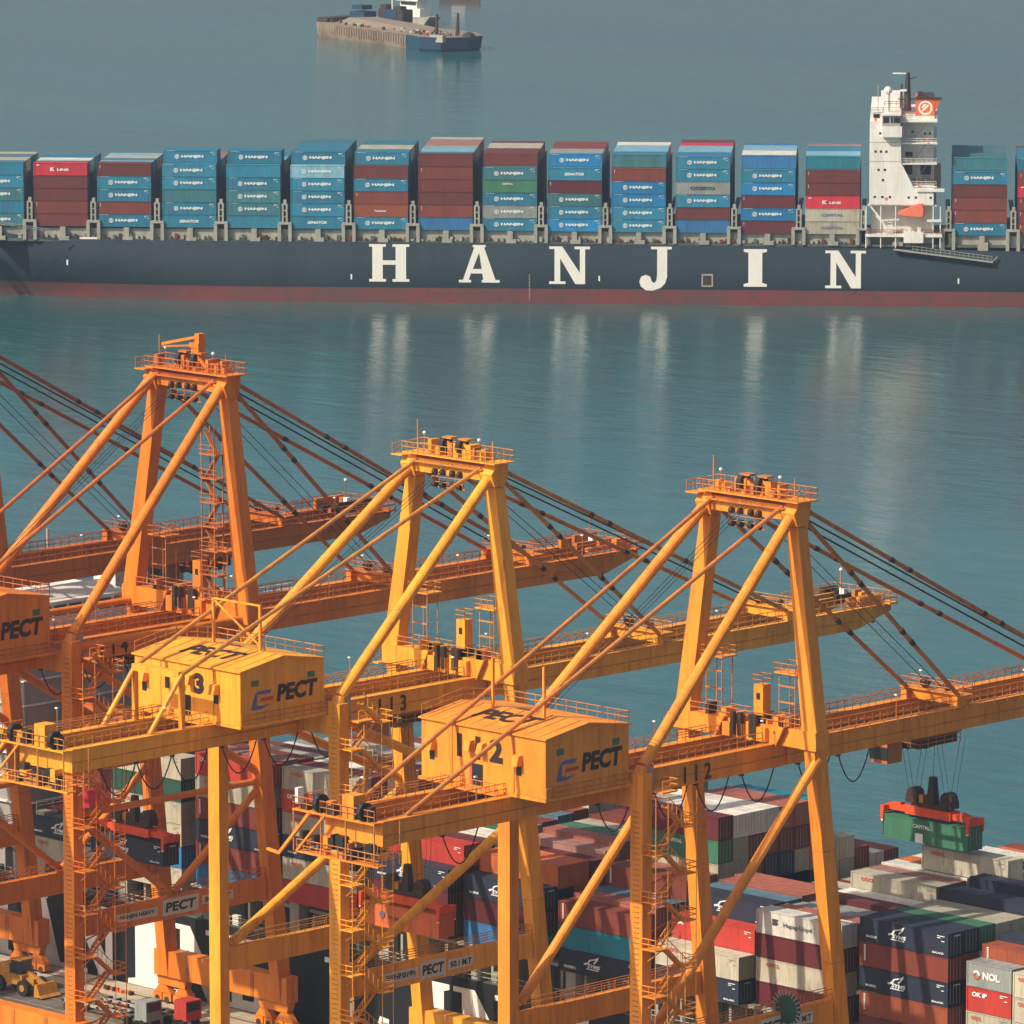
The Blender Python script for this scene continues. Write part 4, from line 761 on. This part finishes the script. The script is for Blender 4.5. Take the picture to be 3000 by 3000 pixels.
    for y_, z_ in ((hy0+hw*.13, hz0+hh*.70), (hy0+hw*.80, hz0+hh*.70)): b.box(hx1, hx1+.05, y_, y_+hw*.085, z_, z_+hh*.11, 'cg')
    for x_ in (hx0+1.2, hx1-4.0): b.box(x_, x_+.65, hy0-.06, hy0, hz0+1.9, hz0+2.8, 'glass')
    b.build('window', H)
    b = MB(); b.box(hx0+7.3, hx0+8.7, hy0-.06, hy0, hz0+.1, hz0+2.3, 'glass'); b.box(hx0+6.9, hx0+7.25, hy0-.1, hy0, hz0+.1, hz0+2.3, 'markr'); b.build('door', H)
    b = MB()
    for x_, z_, w_ in ((hx0+1.0, hz0+3.0, 1.1), (hx0+6.7, hz0+3.6, .8), (hx0+8.5, hz0+3.5, .7), (hx1-4.1, hz0+2.95, .9)): b.hull8([(x_,hy0-.9,z_),(x_+w_,hy0-.9,z_),(x_+w_,hy0,z_),(x_,hy0,z_)], [(x_,hy0-.6,z_+1.0),(x_+w_,hy0-.6,z_+1.0),(x_+w_,hy0,z_+1.1),(x_,hy0,z_+1.1)], m)
    b.build('vent_hood', H)
    b = MB(); b.box(hx0-.4, hx1+.12, hy0-.12, hy1+1.6, hz0-.35, hz0-.02, m); b.box(hx0+4, hx0+12, hy0-1.3, hy0-.13, hz0-.3, hz0-.15, m); b.rail([(hx0+4, hy0-1.3, hz0-.15), (hx0+12, hy0-1.3, hz0-.15)], ms, 1.1, 1.1, .05); b.rail([(hx1+.1, hy0, hz0-.1), (hx1+.1, hy1+1.5, hz0-.1), (hx1-5, hy1+1.5, hz0-.1)], ms, 1.15, 1.1, .05)
    b.box(hx0+1, hx1-1, hy0+.5, hy1-.5, gt+.1, hz0-.36, 'dark'); b.build('house_platform', T)
    for s in (-1, 1):
        y_ = hm-1.0 if not P.get('bracket') else hm+1; zt_ = 59.2 if not P.get('bracket') else 60.0
        b = MB(); b.bar((s*GX, y_, hr-.1), (s*GX, y_, zt_), .26, .26, m); b.build('stay_post', T)
    if P.get('bracket'):
        b = MB(); b.bar((-GX, hm+1, 59.9), (GX, hm+1, 59.9), .18, .18, m); b.bar((-GX, hm+1, 59.8), (GX, hm+1, 55.6), .15, .15, m); b.bar((-GX, -43.4, 54.0), (GX, -43.4, 54.0), .9, .7, m); b.build('stay_crossbar', T)
    # tail platform, machinery
    b = MB(); b.box(-7.5, GX+.4, ty-1.2, ty-.02, gt-.2, gt-.02, m); b.box(-7.6, -GX-.5, ty-.02, ty+3.5, gt-.2, gt-.02, m); b.rail([(-7.5, ty+3.4, gt), (-7.5, ty-1.1, gt), (GX+.4, ty-1.1, gt)], ms, 1.2, .9, .055)
    b.box(-7.0, GX+1, ty-1.2, ty-.02, gb-1.9, gb-1.75, m); b.rail([(-7.0, ty-1.1, gb-1.8), (GX+1, ty-1.1, gb-1.8), (GX+1, ty+2, gb-1.8)], ms, 1.2, .9, .055)
    for x, y_ in ((-7.4, ty-1.1), (-3.5, ty-1.1), (0, ty-1.1), (GX+.4, ty-1.1), (GX+1, ty+1.8)): b.tube((x, y_, gb-1.8), (x, y_, gt), .09, ms, 5)
    b.bar((-7.0, ty-1.1, gb-1.8), (-3.0, ty-1.1, gt-.2), .25, .2, m); b.bar((-9.5, ty-1.1, gb-2.4), (-5.2, ty-1.1, gt-.3), .35, .3, m); b.bar((-11.2, ty-1.1, gb-2.2), (-9.4, ty-1.1, gb-2.4), .3, .25, m)
    for i in range(26): x = random.uniform(-7, 3); z = random.choice([gb-1.75, gb-1.0, gt]); b.box(x, x+random.uniform(.3, 1.1), ty-random.uniform(.7, 1.1), ty-.1, z, z+random.uniform(.4, 1.5), random.choice(['dark', 'dark', m, ms, 'black']))
    b.box(-.6, 1.0, ty-1.0, ty+.6, gt, gt+2.3, m); b.box(-7.4, -7.0, ty-.9, ty-.1, gt+.4, gt+2.0, 'lampglass'); b.build('tail_platform', T)
    for x in (-4.2, 2.0): b = MB(); b.tube((x, ty-.7, gt+.9), (x+.5, ty-.7, gt+.9), .95, 'black', 12); b.tube((x-.02, ty-.7, gt+.9), (x+.52, ty-.7, gt+.9), .35, ms, 8); b.build('cable_drum', T)
    # sills and bogies
    for y_, yy in ((4.9, 5), (LY, LY)):
        b = MB(); b.box(-11.2, 11.2, y_-.9, y_+.9, 5.35, 8.38, m)
        for x in (-5.5, 0, 5.5): b.box(x-.3, x+.3, y_-.95, y_-.9, 5.4, 8.3, ms)
        b.build('sill_beam', T)
        for x in (-8.6, 8.6):
            b = MB(); b.prism([(x-2.6, 5.3), (x-2.2, 4.2), (x+2.2, 4.2), (x+2.6, 5.3)], (0, y_+.5, 0), (1,0,0), (0,0,1), 1.0, m)
            for xx in (x-1.7, x+1.7):
                b.prism([(xx-1.4, 3.2), (xx-.6, 4.15), (xx+.6, 4.15), (xx+1.4, 3.2)], (0, y_+.4, 0), (1,0,0), (0,0,1), .8, m)
                for w_ in (xx-.8, xx+.8): b.box(w_-.7, w_+.7, y_-.5, y_+.5, 2.3, 3.15, m); b.tube((w_, y_-.55, 2.45), (w_, y_+.55, 2.45), .40, 'dark', 10)
            b.build('bogie', T)
    # stairs on the right land leg
    b = MB(); X = LX+.88; z = 6.0; W_ = 1.9
    while z < gt-3:
        b.box(X, X+W_, LY-.8, LY+1.0, z, z+.14, m); b.box(X, X+W_, LY+3.6, LY+5.2, z+2.4, z+2.54, m)
        for xa, (ya, za), (yb_, zb_) in ((X+.45, (LY+1.0, z+.1), (LY+3.7, z+2.5)), (X+1.4, (LY+3.7, z+2.5), (LY+1.0, z+4.9))):
            b.bar((xa-.35, ya, za), (xa-.35, yb_, zb_), .07, .3, m); b.bar((xa+.35, ya, za), (xa+.35, yb_, zb_), .07, .3, m)
            for j in range(8): f = (j+.5)/8; b.box(xa-.33, xa+.33, ya+(yb_-ya)*f-.12, ya+(yb_-ya)*f+.12, za+(zb_-za)*f, za+(zb_-za)*f+.05, ms)
            b.tube((xa+.4, ya, za+1.1), (xa+.4, yb_, zb_+1.1), .055, m, 4)
            for f in (.25, .5, .75): yy = ya+(yb_-ya)*f; zz = za+(zb_-za)*f; b.tube((xa+.4, yy, zz), (xa+.4, yy, zz+1.1), .045, m, 4)
        b.rail([(X, LY-.8, z+.1), (X+W_, LY-.8, z+.1), (X+W_, LY+1.0, z+.1)], m, 1.1, .8, .055); b.rail([(X+W_, LY+3.6, z+2.5), (X+W_, LY+5.2, z+2.5), (X, LY+5.2, z+2.5)], m, 1.1, .8, .055)
        b.bar((X, LY+.3, z-.05), (X+W_, LY+.3, z-.05), .12, .12, ms); b.bar((LX+.85, LY, z-1.4), (X+W_, LY, z), .1, .1, ms); b.bar((LX, LY+.7, z+1.2), (X, LY+3.8, z+2.4), .12, .12, ms)
        for j in range(9): b.box(LX-.4, LX+.4, LY-.76, LY-.68, z+j*.53, z+j*.53+.07, ms)
        z += 4.85
    for xx, yy in ((X+W_, LY-.8), (X+W_, LY+1.0), (X+W_, LY+3.6), (X+W_, LY+5.2)): b.tube((xx, yy, 6), (xx, yy, gt-.8), .06, m, 4)
    b.build('stair_tower', T)
    b = MB(); b.box(LX-.8, LX+2.2, LY+.8, LY+3.0, gt-.7, gt-.55, m); b.rail([(LX-.8, LY+3.0, gt-.55), (LX+2.2, LY+3.0, gt-.55), (LX+2.2, LY+.8, gt-.55)], m, 1.15, .8, .055); b.build('landing', T)
    b = MB(); b.box(LX-.5, LX+.1, LY+.9, LY+1.7, gt-.5, gt+1.9, 'greywall'); b.build('electrical_cabinet', T)
    # festoon loops under the right girder
    b = MB()
    for y0 in P['fest']:
        pts = [(GX+.2, y0+5.0*i/10, gb-3.3*(1-((i-5)/5)**2)) for i in range(11)]; b.path(pts, .075, 'black', 5)
        b.box(GX, GX+.4, y0-.2, y0+.2, gb-.25, gb, 'dark')
    b.build('festoon_cable', T)
    if c == '112':
        b = MB(); cx_, cy_, cz_ = 10.6, -5.6, 20.6
        b.tube((cx_, cy_-.25, cz_), (cx_, cy_+.25, cz_), 1.55, 'cG', 24)
        R_ = b.build('cable_reel', T); b = MB()
        for i in range(24): a_ = 2*math.pi*i/24; b.bar((cx_+math.cos(a_)*1.5, cy_-.3, cz_+math.sin(a_)*1.5), (cx_+math.cos(a_)*2.1, cy_-.3, cz_+math.sin(a_)*2.1), .1, .1, 'lash')
        b.build('spoke', R_)
    # trolley, cab, ropes to the apex
    ty_ = P['trol']; b = MB()
    b.box(-2.9, 2.9, ty_-3.2, ty_+3.2, gb-1.5, gb-.4, 'dark'); b.box(-3.4, 3.4, ty_-3.4, ty_+3.4, gb-.35, gb-.2, ms); b.rail([(-3.3, ty_-3.3, gb-1.5), (3.3, ty_-3.3, gb-1.5), (3.3, ty_+3.3, gb-1.5)], ms, 1.0, 1.1, .05)
    for i in range(14): x = random.uniform(-2.8, 2); y_ = ty_+random.uniform(-3, 2.4); b.box(x, x+.9, y_, y_+.8, gb-1.5-random.uniform(.1, .9), gb-1.3, random.choice(['dark', ms, 'black']))
    b.build('trolley', T)
    b = MB(); b.box(-1.2, 1.2, ty_-6.2, ty_-3.8, gb-3.0, gb-.6, P.get('cabm', ms)); b.box(-1.25, 1.25, ty_-6.25, ty_-6.2, gb-2.6, gb-1.2, 'glass'); b.build('operator_cab', T)
    b = MB()
    for x in (-1.6, -1.3, 1.3, 1.6): b.tube((x, .6, cz-.2), (x, P['fs'][0][0]-.5, gt+1.6), .06, 'black', 4)
    for x in (-.9, .9): b.tube((x, .6, cz-1.2), (x, P['fs'][1][0], gt+1.6), .045, 'black', 4)
    for i in range(3): b.tube((-.6+i*.6, -.6, cz-.6), (-.6+i*.6, hy1-3, hr), .04, 'black', 4)
    b.build('hoist_rope', T)
    # lamps
    b = MB()
    for s in (-1, 1):
        for y_ in [ty+9+i*21+s*4 for i in range(int((by-ty)/21))]:
            if hy0-1 < y_ < hy1+1: continue
            b.tube((s*(GX+.3), y_, gt), (s*(GX+.3), y_, gt+2.6), .05, ms, 4); b.box(s*(GX+.3)-.22, s*(GX+.3)+.12, y_-.11, y_+.11, gt+2.6, gt+2.74, 'lampglass')
    b.build('walkway_lamp', T)
    return T
def sgn(y0): return [(y0, y0+5.2, 18.3, 19.5, '진중공업(주)', 'ink'), (y0+5.6, y0+9.4, 18.0, 19.85, 'PECT', 'ink'), (y0+9.8, y0+13.6, 18.35, 19.5, '50.1 M.T', 'ink')]
P113 = dict(gt=48.25, gd=2.4, bz=(48.25, 50.35), bw=10.2, ty=-59, by=67.6, az=69.3, cz=72.0, ax=(-6.1, 6.1), sy=-48, bracket=True, fs=[(51, .4), (29.3, -.5)],
    h=(-8.3, 8.0, -39.2, -27.2, 48.6, 54.2, 55.2), num='113', numy=(-15.4, -11.3), br=[(-25.4, 47.3, 2.0, 34.6, .5), (-24.5, 20.6, 2.0, 34.4, .55)], fest=[-55, -50, -45, -38, -32, -25.2], trol=-7.2, signs=sgn(-20.5))
P112 = dict(gt=46.8, gd=2.45, bz=(46.85, 48.8), bw=10.05, ty=-57.4, by=67, az=69.8, cz=72.5, ax=(-5.95, 6.15), sy=-53.8, fs=[(51, .4), (29.6, -.5)],
    h=(-8.8, 8.65, -39.4, -27.5, 47.15, 53.1, 54.0), num='112', numy=(-14.5, -10.4), br=[(-24.6, 21.2, .2, 45.9, .55)], fest=[-49, -27, -18.6, -12.4, -5.5, 3.2, 9.5], trol=26.5, signs=sgn(-14.5))
P114 = dict(gt=49.7, gd=2.5, bz=(49.72, 52.0), bw=10.6, ty=-58, by=69.5, az=75.2, cz=77.6, ax=(-5.5, 6.2), sy=-50, fs=[(52, .4), (29.5, -.5)], jib=True,
    h=(-8.4, 8.3, -41, -28.5, 49.9, 56.0, 57.0), num='114', numy=(-17.3, -13.3), br=[(-25.2, 48.6, 1.6, 32.4, .5), (-25.2, 30.6, -12.2, 20.6, .42), (-11.6, 20.6, 1.6, 30.6, .42)], tie=(50.25, 31.4), fest=[-26, -20, -14, -8], trol=-9.0, signs=[(-20.5, -14.4, 18.4, 19.4, 'HANJIN HEAVY', 'ink'), (-13.6, -8.2, 18.15, 20.0, 'PECT', 'ink'), (-7.6, -2.9, 18.6, 19.6, '50.1 M.T', 'ink')])
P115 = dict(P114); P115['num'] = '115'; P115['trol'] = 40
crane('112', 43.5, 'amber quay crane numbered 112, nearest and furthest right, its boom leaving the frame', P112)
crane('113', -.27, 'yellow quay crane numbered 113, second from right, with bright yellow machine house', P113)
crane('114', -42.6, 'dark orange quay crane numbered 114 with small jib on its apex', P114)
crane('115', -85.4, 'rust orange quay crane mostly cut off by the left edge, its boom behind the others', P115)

# spreaders with their hanging containers
def spreader(x, y, z, ztop, label, hk, mk, clabel, L_=12.19):
    T = empty('container_spreader', (x, y, z), label, 'spreader', 'red spreaders hanging from the cranes')
    b = MB(); b.box(-6.05, 6.05, -.45, .45, .35, 1.0, 'spread'); b.box(-3.2, 3.2, -.8, .8, .25, 1.2, 'spread')
    for s in (-1, 1):
        b.box(s*6.05-.25, s*6.05+.25, -1.25, 1.25, .1, .85, 'spread'); b.bar((s*4.2, 0, 1.1), (s*6.0, 0, .75), .7, .35, 'spread')
        for yy in (-1.22, 1.22): b.box(s*6.05-.18, s*6.05+.18, yy-.08, yy+.08, -.7, .5, 'spread'); b.box(s*6.05-.12, s*6.05+.12, yy-.1, yy+.1, -.85, -.7, 'lampglass')
        for xx in (s*2.0, s*4.6): b.box(xx-.5, xx+.5, -.82 if abs(xx) < 3 else -.47, -.45, .5, .75, 'markr')
    b.build('spreader_beam', T)
    b = MB(); b.box(-2.6, 2.6, -.5, .5, 1.25, 1.7, 'dark')
    for s in (-1, 1): b.tube((s*2.4, -.55, 2.4), (s*2.4, .55, 2.4), .85, 'dark', 10); b.box(s*2.4-.8, s*2.4+.8, -.7, .7, 1.5, 2.3, 'dark')
    b.tube((.1, 0, 1.6), (.1, 0, 4.6), .75, 'dark', 8, .45); b.box(-1.5, -.9, -.5, .4, 1.7, 2.5, 'yell'); b.build('head_block', T)
    b = MB()
    for sx in (-2.9, -2.2, 2.2, 2.9):
        for sy_ in (-.5, .5): b.tube((sx, sy_, 2.8), (sx, sy_*4, ztop-z), .03, 'cable', 4)
    b.tube((.1, 0, 4.5), (.3, 0, ztop-z), .03, 'black', 4); b.build('hoist_rope', T)
    CONT_H = dict(p=(x-L_/2, y-1.2, z-2.62), rz=0, L=L_, h=2.59, k=hk, mk=mk, label=clabel, grp=None, size=0)
    o = place_cont(CONT_H); return o
o = spreader(43.6, 29.0, 34.05, 43.2, 'red spreader hanging over the water from the crane numbered 112', 'g', 'GT', 'green container hanging over the water from a red spreader')
b = MB(); b.box(4.75, 5.85, -.03, -.005, .05, 1.05, 'marks'); b.build('patch', o)
spreader(-.3, -7.2, 23.4, 45.2, 'red spreader under the yellow crane gripping an orange container', 'o', 'HO', 'orange container hanging beneath the yellow crane')
spreader(-42.6, -8.9, 25.3, 46.5, 'red spreader under the dark orange crane gripping a navy container', 'n', 'SY', 'navy container hanging beneath the dark orange crane')

# ------------------------------------------------------------------ on the quay
def wheeled_loader(x, y, label, rz):
    T = empty('wheel_loader', (x, y, GZ), label, 'loader', None, rz); b = MB()
    b.box(-3.6, 1.2, -1.2, 1.2, 1.1, 2.3, 'yell'); b.hull8([(-3.6,-1.1,2.3),(-1.0,-1.1,2.3),(-1.0,1.1,2.3),(-3.6,1.1,2.3)], [(-3.2,-.9,3.2),(-1.2,-1,3.4),(-1.2,1,3.4),(-3.2,.9,3.2)], 'yell'); b.box(1.2, 2.6, -.6, .6, 1.2, 2.0, 'yell'); b.build('body', T)
    b = MB(); b.box(-.9, .7, -.9, .9, 2.32, 3.9, 'glass'); b.box(-1.0, .8, -1, 1, 3.9, 4.05, 'yell'); b.build('cab', T)
    b = MB(); b.bar((1.0, 0, 2.4), (4.0, 0, 1.4), .4, .5, 'yell'); b.prism([(3.6,.2),(5.0,.2),(4.6,.5),(4.1,1.7),(3.7,1.7)], (0, 1.5, 0), (1,0,0), (0,0,1), 3.0, 'yell'); b.build('bucket', T)
    for wx in (-2.5, 1.7):
        for s in (-1, 1):
            b = MB(); b.tube((wx, s*1.05, .95), (wx, s*1.65, .95), .95, 'black', 16); w_ = b.build('wheel', T)
            b = MB(); b.tube((wx, s*1.66, .95), (wx, s*1.70, .95), .42, 'yell', 10); b.build('rim', w_)
wheeled_loader(-68.6, -3.4, 'yellow wheel loader with big black tyres on the quay at far left', 0.02)
def trailer(x, y, k, label, cab=True):
    T = empty('container_truck', (x, y, GZ), label, 'truck', 'trucks on the quay under the cranes'); b = MB()
    b.box(-6.2, 6.2, -.9, -.6, 1.0, 1.3, 'lash'); b.box(-6.2, 6.2, .6, .9, 1.0, 1.3, 'lash')
    for i in range(9): b.box(-6.1+i*1.5, -5.9+i*1.5, -1.15, 1.15, 1.02, 1.28, 'dark')
    b.build('chassis', T)
    if cab:
        b = MB(); b.box(6.6, 8.6, -1.2, 1.2, .9, 3.2, k); b.box(8.61, 8.66, -1, 1, 2.0, 3.0, 'glass'); b.build('cab', T)
    for wx in (-5.2, -3.9, 5.2, 7.8):
        for s in (-1, 1): b = MB(); b.tube((wx, s*.7, .52), (wx, s*1.2, .52), .52, 'black', 12); b.build('wheel', T)
trailer(-49.5, -1.6, 'cR', 'empty grey container trailer with red cab under the sea side sill')
trailer(-52.5, -5.0, 'cy', 'empty grey container trailer with grey cab in the middle lane')
trailer(-30, -8.5, 'cb', 'empty trailer with blue cab below the yellow crane')
T = empty('traffic_cone', (-63.9, 4.3, GZ), 'pile of orange lashing gear on the pale quay edge', 'lashing gear'); b = MB()
for i in range(12): b.box(i*.5, i*.5+.35, random.uniform(-.3, .1), random.uniform(.2, .5), 0, random.uniform(.2, .5), random.choice(['yell', 'spread', 'dark']))
b.build('crate', T); T.name = 'lashing_gear'
for i in range(14):
    b = MB(); x = -120+i*16.5; b.tube((0,0,0), (0,0,.55), .28, 'dark', 10, .22); b.tube((0,0,.55), (0,0,.75), .42, 'dark', 10); o = b.build('mooring_bollard', None, (x, 7.05, GZ+.12)); tag(o, 'black mooring bollard on the pale quay edge beside the ship', 'bollard', 'bollards along the quay edge')

# ------------------------------------------------------------------ haze (air over the harbour)
hz = MB().box(-8900, 8900, -5400, 11900, -1, 200, 'sea').build('haze'); tag(hz, kind='stuff')
m = bpy.data.materials.new('harbour haze'); m.use_nodes = True; t = m.node_tree; t.nodes.clear()
out = t.nodes.new('ShaderNodeOutputMaterial'); pv = t.nodes.new('ShaderNodeVolumePrincipled')
pv.inputs['Color'].default_value = (.58, .77, .94, 1); pv.inputs['Density'].default_value = 0.00008; pv.inputs['Anisotropy'].default_value = 0.25
t.links.new(pv.outputs[0], out.inputs['Volume']); hz.data.materials.clear(); hz.data.materials.append(m)
